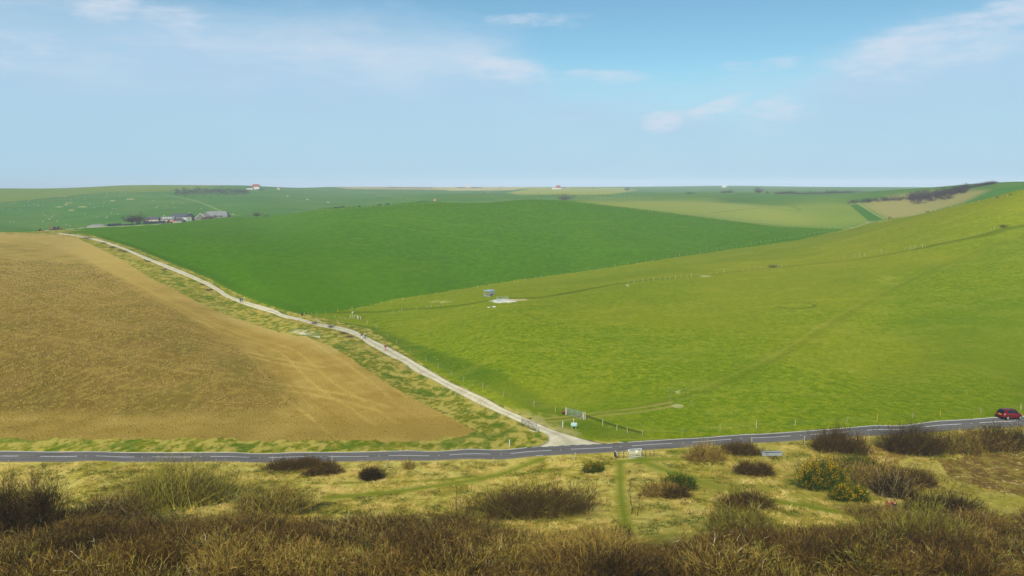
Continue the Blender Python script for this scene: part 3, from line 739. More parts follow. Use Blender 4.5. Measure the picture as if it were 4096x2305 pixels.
# below the road
bush('bramble_bush', 'long low dark brown bramble mound touching the near road edge', 'bush', 1150, 1885, 250, 36, 'purple', 3600, lobes=3, w_=.035)
bush('bramble_bush', 'taller dark brown bramble hump at the right end of the long roadside mound', 'bush', 1262, 1880, 180, 40, 'purple', 3000, lobes=2, w_=.035)
bush('bramble_bush', 'reddish-brown bramble patch in front of the roadside mounds', 'bush', 1285, 1903, 160, 34, 'brown', 2400, lobes=2, w_=.035)
bush('thorn_bush', 'small round dark bush alone in the pale grass left of the trodden path', 'bush', 1482, 1924, 96, 48, 'dark', 3000, lobes=1, w_=.035)
bush('thorn_bush', 'tiny thin straw-coloured bush near the road with a small dark shadow', 'bush', 1632, 1880, 46, 34, 'tan', 500, lobes=1, up=.9)
bush('gorse_bush', 'small bright gorse bush covered in yellow flowers, left of the pedestrian gate', 'gorse', 2375, 1890, 70, 46, 'dark', 2400, lobes=2, spiny=True, flowers=900, w_=.05)
bush('thorn_bush', 'spreading straw-coloured bush with tangled pale branches right of the pedestrian gate', 'bush', 2825, 1852, 170, 78, 'tan', 4200, lobes=3, up=.6, stemtone=.6, nst=60, w_=.032)
bush('thorn_bush', 'dark purple-brown bush between the straw-coloured bush and the water trough', 'bush', 2965, 1822, 180, 52, 'purple', 3600, lobes=3, w_=.032)
bush('bramble_bush', 'brown domed bramble mound in the grass just below the water trough', 'bush', 3018, 1902, 148, 62, 'brown', 3800, lobes=2, w_=.035)
bush('bramble_bush', 'wide brown-green bramble mound beside the trodden path, left of the big gorse', 'bush', 2990, 2040, 236, 68, 'brown', 5200, lobes=3, w_=.032)
bush('thorn_bush', 'pale dry bush tangled against the left side of the central gorse', 'bush', 2640, 2050, 140, 66, 'tan', 3000, Y=91, lobes=2, up=.6, stemtone=.8, nst=30)
bush('thorn_bush', 'reddish-brown bush directly in front of the central gorse', 'bush', 2705, 2052, 110, 60, 'brown', 2400, Y=90, lobes=2)
bush('gorse_bush', 'dark green gorse bush in the middle of the meadow behind a dry brown bush', 'gorse', 2715, 2015, 130, 62, 'dark', 4200, Y=93.5, lobes=3, spiny=True, flowers=260, w_=.05)
bush('gorse_bush', 'very small yellow gorse sprig, up and left of the central gorse', 'gorse', 2604, 1972, 42, 34, 'dark', 900, lobes=1, spiny=True, flowers=330, w_=.05)
# right of the meadow
bush('thorn_bush', 'large dark purple-brown bush at the road edge right of the water trough', 'bush', 3370, 1820, 250, 108, 'purple', 7500, lobes=3, up=.6, w_=.032, nst=30, stemtone=.2)
bush('thorn_bush', 'largest dark brown bush at the road edge, left of where the red car passes', 'bush', 3668, 1830, 300, 128, 'dark', 9000, lobes=3, up=.6, w_=.032, nst=40, stemtone=.3)
bush('thorn_bush', 'olive-brown bush with pale tangled limbs below the red car', 'bush', 3850, 1822, 180, 104, 'mix', 4600, lobes=2, up=.6, w_=.032, nst=50, stemtone=.75)
bush('thorn_bush', 'pale orange-brown upright bush in front of the hedge below the red car', 'bush', 3895, 1822, 60, 66, 'tan', 1200, lobes=1, up=1.2, nst=14, stemtone=.55)
bush('thorn_bush', 'dark green-brown bush at the right edge of the photo below the road', 'bush', 4040, 1800, 190, 120, 'dark', 5200, lobes=2, up=.6, w_=.032, nst=50, stemtone=.78)
bush('gorse_bush', 'broad gorse with thick yellow flower heads at the left end of the big scrub clump', 'gorse', 3295, 2000, 210, 130, 'dark', 6000, Y=94, lobes=3, spiny=True, flowers=2600, w_=.05)
bush('gorse_bush', 'low gorse with two yellow flowering humps in the middle of the big scrub clump', 'gorse', 3405, 2012, 150, 70, 'dark', 3200, Y=90, lobes=2, spiny=True, flowers=1300, w_=.05)
bush('gorse_bush', 'dark green gorse along the upper edge of the big scrub clump', 'gorse', 3440, 1935, 240, 60, 'dark', 3600, Y=103, lobes=3, spiny=True, flowers=420, w_=.05)
bush('thorn_bush', 'dark grey-green thorn with bare bluish stems behind the two walkers', 'bush', 3590, 1998, 190, 118, 'dark', 5200, Y=93, lobes=3, up=.7, nst=60, stemtone=.9)
bush('thorn_bush', 'rust-brown bush at the upper right corner of the big scrub clump', 'bush', 3680, 1935, 190, 70, 'brown', 3800, Y=100, lobes=3, w_=.032)
bush('thorn_bush', 'dry tan bush in the centre of the big scrub clump between the gorses', 'bush', 3480, 1975, 180, 76, 'mix', 3600, Y=97, lobes=3, stemtone=.6, nst=30)
bush('bramble_bush', 'dark green-brown bramble bank right of the two walkers', 'bush', 3800, 2050, 360, 96, 'dark', 6500, Y=86, lobes=3, w_=.032)
bush('bramble_bush', 'wide dark brown bramble mound below the centre of the road, behind the front thicket', 'bush', 2120, 2110, 640, 150, 'purple', 12000, Y=84, lobes=3, up=.6, w_=.03, stemtone=.76, nst=40, lw=(.3, .8))
bush('hawthorn_bush', 'tall yellow-green lichened bush in the front thicket below the wide bramble mound', 'bush', 2960, 2215, 260, 150, 'olive', 3600, Y=73, lobes=2, up=1.1, stemtone=.76, nst=50, lw=(.4, 1.0))
bush('hawthorn_bush', 'bright lichen-green bush in the front thicket at the lower right', 'bush', 3740, 2270, 420, 210, 'olive', 6500, Y=69, lobes=3, up=.9, stemtone=.76, nst=70, lw=(.4, 1.0))

bush('bramble_bush', 'low olive-brown bramble bank hiding the legs of the two walkers', 'bush', 3560, 2130, 420, 38, 'mix', 5000, Y=83, lobes=4, up=.5, stemtone=.76, nst=30)
bush('thorn_bush', 'wide low mixed brown scrub joining the gorse humps and thorn in the big clump', 'bush', 3500, 1985, 560, 78, 'mix', 7000, Y=98, lobes=4, up=.4, stemtone=.5, nst=40, w_=.032)
bush('bramble_bush', 'continuous brown hedge of bramble under the road verge at the far right', 'bush', 3960, 1812, 330, 84, 'brown', 6500, lobes=4, up=.4, w_=.032, nst=40, stemtone=.6)
# saplings standing out of the scrub
def sapling(label, px, py, Y, h, lean, tone, n_=26, seed=1):
    r = np.random.default_rng(seed); c = at_px(px, py, Y); root = empty('sapling', c); tag(root, label, 'sapling')
    ax = np.array([lean[0], lean[1], 1.0]); ax /= np.linalg.norm(ax)
    mb = MB(); p = Vector((0, 0, -.1)); pr = .05
    for i in range(6):
        q = Vector(ax * h * (i + 1) / 6) + Vector((r.normal() * .05, r.normal() * .05, 0)); mb.bar(p, q, pr, 5, pr * .78); p = q; pr *= .78
    m = mb.mesh('trunk', M_SCRUB, False); at = m.attributes.new('tone', 'FLOAT', 'POINT'); at.data.foreach_set('value', np.full(len(m.vertices), tone, np.float32)); link_mesh('trunk', m, root)
    u = r.uniform(.25, 1, n_); th = r.uniform(0, 6.28, n_); p0 = ax[None] * (h * u)[:, None]
    d = np.stack([np.cos(th), np.sin(th), r.uniform(.5, 1.6, n_)], 1)
    v, f, t = fork(p0, d, h * .35 * (1.2 - u), np.full(n_, .035), np.zeros((n_, 3)), np.full(n_, tone), 1, 3, r)
    link_mesh('twigs', mesh_np('twigs', v, f, M_SCRUB, t), root)['kind'] = 'stuff'
sapling('dark bare sapling standing alone at the lower end of the vertical path', 2524, 2140, 84, 4.0, (-.06, 0), .15, 22, 3)
sapling('forked bare sapling leaning right, beside the sapling at the foot of the path', 2548, 2150, 83, 3.2, (.12, 0), .2, 34, 4)
sapling('thin pale bare sapling rising from the scrub left of the wide bramble mound', 1826, 2100, 84, 4.3, (.0, 0), .25, 16, 5)
sapling('short pale forked dead stem poking out of the scrub at lower left centre', 1385, 2120, 78, 2.6, (.12, 0), .95, 6, 6)
sapling('thin grey sapling at the left edge rising across the road', 95, 2090, 82, 5.6, (.02, 0), .3, 40, 7)
sapling('second thin grey sapling at the left edge, right of the taller one', 200, 2080, 81, 3.6, (.05, 0), .3, 24, 8)

# ------------------------------------------------------------------ the front thicket: no one could count it
TOPX = [-800,0,220,299,470,640,811,982,1213,1384,1555,1811,2000,2256,2470,2555,2619,2726,2811,2897,3000,3128,3238,3383,3553,3681,3808,3936,4021,4096,4900]
TOPY = [2100,2130,2080,2040,2040,2040,2040,2025,2055,2040,2025,2035,2075,2080,2075,2150,2165,2130,2118,2085,2080,2090,2092,2080,2066,2052,2015,2015,1995,1998,1990]
r = np.random.default_rng(99)
parts = []; nd = 0
ys = 46.0
while ys < 86:
    xs = -0.78 * ys
    while xs < 0.78 * ys:
        x = xs + r.normal() * .5; y = ys + r.normal() * .5
        big = r.random() < .14; h = r.uniform(2.3, 3.1) if big else r.uniform(.8, 1.7); rx = r.uniform(2.2, 3.2) if big else r.uniform(1.0, 1.7)
        gz = float(zat(x, y)) - EYE
        ppx, ppy = px_of(x / y, (gz + h * 1.15) / y)
        if ppy > np.interp(ppx, TOPX, TOPY) + (4 if r.random() < .7 else 25):
            q = float(fbm(np.array(x / 7), np.array(y / 5), 3, 55)); q2 = r.random()
            bright = math.exp(-((ppx - 1100) / 420) ** 2) * math.exp(-((ppy - 2200) / 90) ** 2) + math.exp(-((ppx - 2300) / 330) ** 2) * math.exp(-((ppy - 2120) / 50) ** 2) + math.exp(-((ppx - 1750) / 300) ** 2) * math.exp(-((ppy - 2280) / 40) ** 2)
            if bright > .5 and q2 < .75: pal = 'tan'
            else: pal = 'brown' if q < .5 else ('mix' if q2 < .4 else ('red' if q2 < .75 else 'dark'))
            if q2 > .88 and q > .5: pal = 'olive'
            if q2 > .86 and ppx > 2800: pal = 'olive'
            nn = int(165 * rx * (.7 + .3 * h) * (1.8 if big else 1))
            parts.append(dome((x, y), rx, rx * .9, h, nn, pal, (.35, .8), .03, r.choice([.0, .25, .6]), r, 3, (.6, 1.0), .0, float(r.normal() * .06))); nd += 1
        xs += 1.6
    ys += 1.5
# arching bramble canes and dead straw stalks on top
# arching canes and dead stalks poking out
nc = 3600; cy_ = r.uniform(50, 84, nc); cx_ = r.uniform(-.7, .7, nc) * cy_; pz = zat(cx_, cy_)
qx, qy = px_of(cx_ / cy_, (pz - EYE + 1.9) / cy_); k_ = qy > np.interp(qx, TOPX, TOPY) - 6; cx_, cy_, pz = cx_[k_], cy_[k_], pz[k_]; nc = len(cx_)
p_ = np.stack([cx_, cy_, pz + .7], 1); d_ = r.normal(size=(nc, 3)) * [.8, .8, .3] + [0, 0, 1]
parts.append(ribbons(p_, d_, r.uniform(.8, 1.9, nc), np.full(nc, .026), np.stack([r.normal(size=nc) * .4, r.normal(size=nc) * .4, -r.uniform(0, .7, nc)], 1), r.choice([.3, .5, .55, .62, .88], nc), 4, r))
v, f, t = join(parts)
print('thicket domes', nd, 'verts', len(v))
tag(link_mesh('scrub_thicket', mesh_np('scrub_thicket', v, f, M_SCRUB, t)), 'dense thicket of bare brown brambles and thorn twigs filling the foreground', kind='stuff')

# ------------------------------------------------------------------ grass tufts
def tufts(name, label, n_try, box, test, mat, tone, L=(.2, .5), W=.03, blades=6, spread=.12, seed=5, lean=.5, kind='stuff'):
    r = np.random.default_rng(seed)
    a_ = r.uniform(box[0], box[1], n_try); y = np.sqrt(r.uniform(box[2] ** 2, box[3] ** 2, n_try)); x = a_ * y
    i, j, _, _ = _ij(x, y); px_, py_ = GPX[j, i], GPY[j, i]
    k = test(REG[j, i], px_, py_, x, y, r); x, y = x[k], y[k]; n_ = len(x)
    tt = tone(x, y, r)
    X = np.repeat(x, blades) + r.normal(size=n_ * blades) * spread; Y = np.repeat(y, blades) + r.normal(size=n_ * blades) * spread
    p = np.stack([X, Y, zat(X, Y) - .03], 1)
    d = np.stack([r.normal(size=len(X)) * lean, r.normal(size=len(X)) * lean, np.ones(len(X))], 1)
    l_ = r.uniform(*L, n_).repeat(blades) * r.uniform(.6, 1.1, len(X))
    v, f, t = ribbons(p, d, l_, np.full(len(X), W), np.stack([r.normal(size=len(X)) * .4, r.normal(size=len(X)) * .4, -r.uniform(0, .5, len(X))], 1), np.clip(np.repeat(tt, blades) + r.normal(size=len(X)) * .08, 0, 1), 2, r)
    print(name, n_)
    return tag(link_mesh(name, mesh_np(name, v, f, mat, t)), label, kind=kind)
PATH = np.zeros(T.shape, bool)
for pl, w_ in (([(1330,1990),(1600,1965),(1900,1920),(2100,1862),(2170,1836)],2.0),([(2480,1845),(2482,1950),(2500,2080),(2520,2130)],1.8),([(2560,1842),(2700,1895),(2900,1958),(3060,2000),(3330,2045)],2.4),([(2480,1848),(2560,1840),(2700,1838)],2.5)):
    PATH |= linemask(dense(hits(pl, ymin=50)), w_, .3) > .2
def on_path(x, y):
    i, j, _, _ = _ij(x, y); return PATH[j, i]
def f_mead(R, px, py, x, y, r):
    q = fbm(x / 2.6, y / 2.6, 3, 91)
    bare = (px > 3700) & (py > 1810)
    return (R == 0) & (~on_path(x, y)) & (q > .36 + .12 * r.random(len(x))) & (~bare | (r.random(len(x)) < .15)) & (y > 74) & (y < np.interp(px, [-900,0,1000,2000,2500,3000,3500,4096,4900], [118,117.6,113.5,111,112,115,121,129,142]) )
tufts('tussock_grass', 'straw-coloured tussocks of dead grass over the meadow below the road', 90000, (-.8, .8, 73, 140), f_mead, M_GRASS,
      lambda x, y, r: np.clip((fbm(x / 2.2, y / 2.2, 3, 17) - .5) * 3.2 + .5 + r.normal(size=len(x)) * .12, 0, 1), (.2, .5), .045, 6, .16, 5)
def f_bank(R, px, py, x, y, r):
    d = np.zeros(len(x), bool)
    q = fbm(x / 2.0, y / 3.0, 3, 93)
    i, j, _, _ = _ij(x, y)
    return ((R == 3)) & (y < 420) & (q > .4) & ~LANEM[j, i]
LANEM = (linemask(np.array([(WL_L[int(k * (len(WL_L) - 1) / 60)] + WL_R[int(k * (len(WL_R) - 1) / 60)]) / 2 for k in range(61)]), 6.2, .1) > .1) | inpoly(GPX, GPY, LANE_R[8:] + LANE_L[8:][::-1]) | ((linemask(WC, 5.6, .1) > .1)) | (linemask(WF, 1.5, .1) > .1)
tufts('bank_grass', 'rough mixed green and straw grass on the banks beside the lane and road', 150000, (-.8, .8, 112, 420), f_bank, M_GRASS,
      lambda x, y, r: np.clip((fbm(x / 2, y / 3, 3, 19) - .5) * 3 + .42, 0, 1), (.15, .45), .04, 5, .2, 6)
def f_green(R, px, py, x, y, r):
    i, j, _, _ = _ij(x, y)
    return ((R == 3) | (R == 5)) & (y < 300) & (fbm(x / 1.8, y / 2.6, 3, 95) > .5) & ~LANEM[j, i]
tufts('pasture_grass', 'short green grass tufts dotted over the grazed pasture', 110000, (-.5, .8, 118, 300), f_green, M_GREEN,
      lambda x, y, r: .1 + .8 * fbm(x / 5, y / 8, 3, 23), (.06, .16), .06, 4, .2, 7, 1.0)
# low dead bracken and bramble scraps breaking up the meadow and skirting the bushes
r = np.random.default_rng(71); parts = []
spots = [(o.location.x + r.normal() * 2.6, o.location.y + r.normal() * 1.6) for o in list(COL.objects) if o.get('category') in ('bush', 'gorse') for _ in range(7)]
for _ in range(520):
    y = r.uniform(76, 118); spots.append((r.uniform(-.68, .7) * y, y))
for (x, y) in spots:
    i, j, _, _ = _ij(x, y)
    if REG[j, i] != 0 or PATH[j, i] or y > float(np.interp(GPX[j, i], [-900, 0, 1000, 2000, 2500, 3000, 3500, 4096, 4900], [117, 116.6, 112.5, 110, 111, 114, 120, 128, 141])): continue
    s_ = r.uniform(.3, .9)
    parts.append(dome((x, y), s_, s_, r.uniform(.15, .4), int(26 + 40 * s_), r.choice(['brown', 'tan', 'mix', 'tan', 'dark']), (.15, .4), .03, .4, r, 1, (.5, 1.0), .0, float(r.normal() * .05)))
v, f, t = join(parts)
tag(link_mesh('dead_bracken', mesh_np('dead_bracken', v, f, M_SCRUB, t)), 'low scraps of dead bracken and bramble scattered over the meadow', kind='stuff')
# clods on the ploughed hill
r = np.random.default_rng(12); nC = 90000
a_ = r.uniform(-.72, -.05, nC); y = np.sqrt(r.uniform(124 ** 2, 330 ** 2, nC)); x = a_ * y
i, j, _, _ = _ij(x, y); k = (REG[j, i] == 1) & (fbm(x / 5, y / 7, 3, 61) > .36) & (rough[j, i] > .5); x, y = x[k], y[k]; m_ = len(x)
s_ = r.uniform(.06, .17, m_) * (1 + (y - 130) / 400)
base = np.array([(-1,-.8,-.4),(1,-.7,-.4),(.8,.9,-.4),(-.9,.8,-.4),(-.3,-.2,.8),(.4,.3,.6)])
vv = base[None] * s_[:, None, None] * r.uniform(.6, 1.3, (m_, 6, 3)); vv[:, :, 0] += x[:, None]; vv[:, :, 1] += y[:, None]; vv[:, :, 2] += zat(x, y)[:, None]
ff = np.array([(0,1,4,4),(1,2,5,4),(2,3,5,5),(3,0,4,5)])
tri = np.array([(0,1,4),(1,5,4),(1,2,5),(2,3,5),(3,4,5),(3,0,4)])
Fc = (np.arange(m_)[:, None, None] * 6 + tri[None]).reshape(-1, 3)
M_CLOD = twig_mat('dry_clods', [(0, '#4a3716'), (.5, '#826730'), (.85, '#b39a58'), (1, '#7d7a2c')])
print('clods', m_)
tag(link_mesh('soil_clods', mesh_np('soil_clods', vv.reshape(-1, 3), Fc, M_CLOD, np.repeat(r.uniform(0, 1, m_), 6))), 'dry earth clods strewn over the ploughed brown hill', kind='stuff')
# ------------------------------------------------------------------ people
def skin_mesh(name, chains, mat, sub=1, root=0):
    """chains: list of (parent key, key, (x,y,z), radius); grown with a Skin modifier"""
    keys, vs, es, rs = {}, [], [], []
    for par, key, co_, rad in chains:
        keys[key] = len(vs); vs.append(co_); rs.append(rad if isinstance(rad, tuple) else (rad, rad))
        if par is not None: es.append((keys[par], keys[key]))
    me = bpy.data.meshes.new(name); me.from_pydata(vs, es, [])
    o = bpy.data.objects.new(name, me); COL.objects.link(o)
    o.modifiers.new('s', 'SKIN')
    for i, q in enumerate(me.skin_vertices[0].data): q.radius = rs[i]; q.use_root = (i == root)
    o.modifiers.new('b', 'SUBSURF').levels = sub
    bpy.context.view_layer.update()
    dg = bpy.context.evaluated_depsgraph_get(); m2 = bpy.data.meshes.new_from_object(o.evaluated_get(dg))
    m2.name = name; m2.materials.clear(); m2.materials.append(mat)
    for p in m2.polygons: p.use_smooth = True
    bpy.data.objects.remove(o); bpy.data.meshes.remove(me)
    return m2
M_SKIN = plain('skin', '#b98768', .6, var=.05); M_EYE = plain('eye_dark', '#1c1613', .4, var=.02)
def cloth(n_, h, var=.12): return plain(n_, h, .85, var=var, sc=20)
def person(px, py, label, rz, top, legs, hair, pose='walk', h=1.75, Y=None, shoes='#2a2624', hat=None, pack=None, bare_legs=False, sleeves=None, scarf=None, ymin=20):
    c = at_px(px, py, Y, ymin); root = empty('person', c, rz); tag(root, label, 'person'); k = h / 1.75
    root.scale = (k, k, k)
    # joints, facing +Y; z up; metres
    if pose == 'walk':
        hipz, lean = .92, .03
        Lf, Rf = ((-.10, .26, .08), (.10, -.24, .12)); Lk, Rk = ((-.10, .14, .50), (.10, -.02, .50))
        Lh, Rh = ((-.26, -.20, .84), (.26, .22, .90)); Le, Re = ((-.27, -.10, 1.12), (.27, .04, 1.13))
    elif pose == 'sit':
        hipz, lean = .18, -.05
        Lf, Rf = ((-.14, .62, .08), (.16, .56, .08)); Lk, Rk = ((-.15, .40, .46), (.16, .36, .44))
        Lh, Rh = ((-.14, .40, .50), (.15, .38, .50)); Le, Re = ((-.27, .16, .44), (.27, .14, .44))
    else:
        hipz, lean = .92, .02
        Lf, Rf = ((-.11, .0, .08), (.13, .04, .08)); Lk, Rk = ((-.10, .03, .50), (.12, .06, .50))
        Lh, Rh = ((-.22, .26, 1.02), (.24, .08, .84)); Le, Re = ((-.27, .02, 1.10), (.28, .0, 1.12))
    dz = hipz - .92
    P_ = lambda x, y, z: (x, y + lean * (z - .9) * 1.5, z + dz)
    sh = [P_(-.18, 0, 1.42), P_(.18, 0, 1.42)]
    ch = [(None, 'pel', P_(0, 0, .95), (.15, .11)), ('pel', 'waist', P_(0, 0, 1.12), (.13, .10)), ('waist', 'chest', P_(0, .01, 1.32), (.16, .115)),
          ('chest', 'neck', P_(0, .01, 1.48), .055), ('neck', 'jaw', P_(0, .035, 1.56), (.065, .07)), ('jaw', 'eyes', P_(0, .03, 1.64), (.075, .092)), ('eyes', 'crown', P_(0, .015, 1.71), (.062, .075)),
          ('eyes', 'nose', P_(0, .125, 1.625), .014)]
    for s, sg in (('L', 0), ('R', 1)):
        S, E, H_ = sh[sg], (Le, Re)[sg], (Lh, Rh)[sg]; K_, Fo = (Lk, Rk)[sg], (Lf, Rf)[sg]; q = -1 if s == 'L' else 1
        ch += [('chest', s + 'sh', S, .062), (s + 'sh', s + 'el', E, .043), (s + 'el', s + 'wr', H_, .027)]
        d = (Vector(H_) - Vector(E)).normalized(); sd_ = d.cross(Vector((q, 0, 0))).normalized(); ax_ = Vector((-q, 0, 0))
        palm = Vector(H_) + d * .06; ch.append((s + 'wr', s + 'pm', tuple(palm), (.036, .018)))
        for fi_, (off, ln) in enumerate(((-.03, .066), (-.01, .078), (.01, .074), (.03, .058))):
            b0 = palm + sd_ * off + d * .03; b1 = b0 + d * ln * .55 + ax_ * .008; b2 = b1 + d * ln * .4 + ax_ * .03
            ch += [(s + 'pm', s + 'a%d' % fi_, tuple(b0), .0095), (s + 'a%d' % fi_, s + 'b%d' % fi_, tuple(b1), .0085), (s + 'b%d' % fi_, s + 'c%d' % fi_, tuple(b2), .0075)]
        t0 = palm - d * .015 + sd_ * -.04; t1 = t0 + d * .035 + sd_ * -.02 + ax_ * .01
        ch += [(s + 'pm', s + 't0', tuple(t0), .011), (s + 't0', s + 't1', tuple(t1), .009)]
        hp = P_(q * .095, 0, .90)
        ch += [('pel', s + 'hp', hp, .085), (s + 'hp', s + 'kn', K_, .055), (s + 'kn', s + 'an', Fo, .036), (s + 'an', s + 'toe', (Fo[0] + q * .02, Fo[1] + .15, Fo[2] - .045), .032)]
    link_mesh('body', skin_mesh('body', ch, M_SKIN), root)
    D_ = {k_: (p, r_) for _, k_, p, r_ in ch}
    def g(keys_, grow, nm, mat, sub=1):
        cc = []; seen = {}
        for par, k_ in keys_:
            p, r_ = D_[k_]; r_ = r_ if isinstance(r_, tuple) else (r_, r_)
            cc.append((par, k_, p, (r_[0] + grow, r_[1] + grow)))
        link_mesh(nm, skin_mesh(nm, cc, mat, sub), root)
    if sleeves:
        g([(None, 'waist'), ('waist', 'chest')], .028, 'vest', cloth('vest', top))
        for s in 'LR': g([(None, s + 'sh'), (s + 'sh', s + 'el'), (s + 'el', s + 'wr')], .014, 'sleeve', cloth('sleeve', sleeves))
    else:
        g([(None, 'pel'), ('pel', 'waist'), ('waist', 'chest'), ('chest', 'Lsh'), ('Lsh', 'Lel'), ('Lel', 'Lwr'), ('chest', 'Rsh'), ('Rsh', 'Rel'), ('Rel', 'Rwr')], .018, 'jacket', cloth('jacket', top))
    ks = [(None, 'pel'), ('pel', 'Lhp'), ('Lhp', 'Lkn'), ('pel', 'Rhp'), ('Rhp', 'Rkn')]
    if not bare_legs: ks += [('Lkn', 'Lan'), ('Rkn', 'Ran')]
    g(ks, .022 if bare_legs else .016, 'shorts' if bare_legs else 'trousers', cloth('legwear', legs))
    for s in 'LR': g([(None, s + 'an'), (s + 'an', s + 'toe')], .016, 'shoe', cloth('shoe', shoes))
    e = D_['crown'][0]; ey = D_['eyes'][0]
    mb = MB(); mb.lathe((e[0], e[1] - .02, e[2] - .10), [(.098, 0), (.108, .05), (.102, .11), (.07, .16), (.02, .175)], 12)
    mb.build('hat' if hat else 'hair', cloth('headwear' if hat else 'hair', hat or hair, .1), root, smooth=True)
    if hat: mb = MB(); mb.lathe((e[0], e[1] - .01, e[2] - .07), [(.10, 0), (.15, .0), (.15, .012), (.10, .014)], 14); mb.build('hat_brim', cloth('brim', hat), root)
    for q in (-.034, .034):
        mb = MB(); mb.lathe((ey[0] + q, ey[1] + .088, ey[2] + .004), [(.004, -.006), (.011, 0), (.004, .008)], 8, 'y'); mb.build('eye', M_EYE, root)
        mb = MB(); mb.lathe((ey[0] + q * 2.45, ey[1] - .005, ey[2] - .01), [(.004, -.03), (.016, -.01), (.016, .02), (.006, .034)], 8); mb.build('ear', M_SKIN, root)
    mb = MB(); mb.box((ey[0], ey[1] + .088, ey[2] - .062), (.045, .012, .009)); mb.build('mouth', plain('lips', '#8e5148', .6, var=.03), root, bevel=.003)
    if scarf: mb = MB(); nk = D_['neck'][0]; mb.lathe((nk[0], nk[1], nk[2] - .03), [(.075, 0), (.10, .03), (.09, .07), (.07, .08)], 14); mb.build('scarf', cloth('scarf', scarf), root, smooth=True)
    if pack:
        cx_ = D_['chest'][0]; mb = MB(); mb.box((cx_[0], cx_[1] - .20, cx_[2] - .05), (.28, .16, .40)); bp_ = mb.build('backpack', cloth('backpack', pack), root, bevel=.05)
        for q in (-.1, .1): m2 = MB(); m2.bar((q, cx_[1] - .12, cx_[2] + .14), (q, cx_[1] + .13, cx_[2] + .10), .018).bar((q, cx_[1] + .13, cx_[2] + .10), (q, cx_[1] + .1, cx_[2] - .15), .018); s_ = m2.build('strap', cloth('strap', pack), bp_)
    return root
person(1447, 1358, 'person walking down the lane in a black top and white trousers, left of a companion', math.radians(170), '#17171a', '#c9ccce', '#22201e', hat='#27433a', h=1.80)
person(1460, 1354, 'person walking down the lane in a black vest with white sleeves and an orange-red hat', math.radians(185), '#15161a', '#1a1a1e', '#3a2a20', hat='#c8452a', sleeves='#c3c9cc', h=1.72)
person(1542, 1404, 'person walking alone on the lane in a navy jacket and pink trousers', math.radians(175), '#1f2233', '#b8646a', '#1d1816', h=1.78)
person(962, 1211, 'person in all-black clothes far up the lane, left of someone in blue', math.radians(30), '#1c1c22', '#17171c', '#221c1a', h=1.70)
person(969, 1209, 'person in a bright blue jacket with red hair far up the lane', math.radians(20), '#1f7fae', '#16202e', '#8a3d25', h=1.78)
person(2253, 1659, 'person in black with a red bag sitting on the grass beside the wooden pasture gatepost', math.radians(-30), '#17171c', '#16161a', '#1a1716', pose='sit', h=1.7, pack='#7a2020', hat='#1b1c22')
person(2461, 1841, 'person in pink hat, pale jacket, shorts and backpack standing by the pedestrian gate', math.radians(-35), '#8fa0ab', '#23252a', '#5c3b30', pose='stand', h=1.5, pack='#14202e', hat='#a9746c', bare_legs=True)
person(3551, 2090, 'person in a rust-orange jacket and pale grey hat half hidden behind the right-hand scrub', math.radians(160), '#8c4420', '#2c2a28', '#b7b0a2', pose='stand', h=1.76, Y=86.5, hat='#a49a84')
person(3574, 2090, 'person in a dark coat, black hat and orange scarf half hidden behind the right-hand scrub', math.radians(150), '#2a2e2c', '#232322', '#1d1a18', pose='stand', h=1.72, Y=86.2, hat='#0e1214', scarf='#d67a3a')

# ------------------------------------------------------------------ animals
M_WOOL = plain('fleece', '#b9b4a4', .95, var=.12, sc=6); M_FACE = plain('sheep_face', '#b4aa98', .9, var=.1); M_HIDE = plain('black_hide', '#17161a', .7, var=.2)
def quad(kind, mat, sc):
    g_ = 1 if kind == 'sheep' else 0
    fat = .24 if g_ else .26
    L_, Hb = (.42, .62) if g_ else (.70, 1.02)
    ch = [(None, 'pelv', (-L_, 0, Hb), fat * .85), ('pelv', 'mid', (0, 0, Hb - .02), fat), ('mid', 'ch', (L_ * .9, 0, Hb - .02), fat * .9),
          ('ch', 'nk', (L_ * 1.35, 0, Hb + (.02 if not g_ else .08)), .13), ('nk', 'hd', (L_ * 1.75, 0, Hb - (.30 if not g_ else .22)), .10), ('hd', 'mz', (L_ * 1.95, 0, Hb - (.52 if not g_ else .36)), .06),
          ('pelv', 'tl', (-L_ * 1.4, 0, Hb + .02), .03), ('tl', 'te', (-L_ * 1.48, 0, Hb - .35), .02)]
    for s in (-1, 1):
        y = s * fat * .6
        ch += [('ch', 'fs%d' % s, (L_ * .85, y, Hb * .62), .07), ('fs%d' % s, 'fk%d' % s, (L_ * .88, y, Hb * .33), .04), ('fk%d' % s, 'ff%d' % s, (L_ * .86, y, .04), .035),
               ('pelv', 'hs%d' % s, (-L_ * .8, y, Hb * .62), .09), ('hs%d' % s, 'hk%d' % s, (-L_ * 1.12, y, Hb * .36), .042), ('hk%d' % s, 'hf%d' % s, (-L_ * 1.0, y, .04), .035),
               ('hd', 'er%d' % s, (L_ * 1.66, s * .15, Hb - .2), .03)]
    return skin_mesh(kind, ch, mat, 1)
ME_SHEEP, ME_COW = quad('sheep', M_WOOL, 1), quad('cow', M_HIDE, 1)
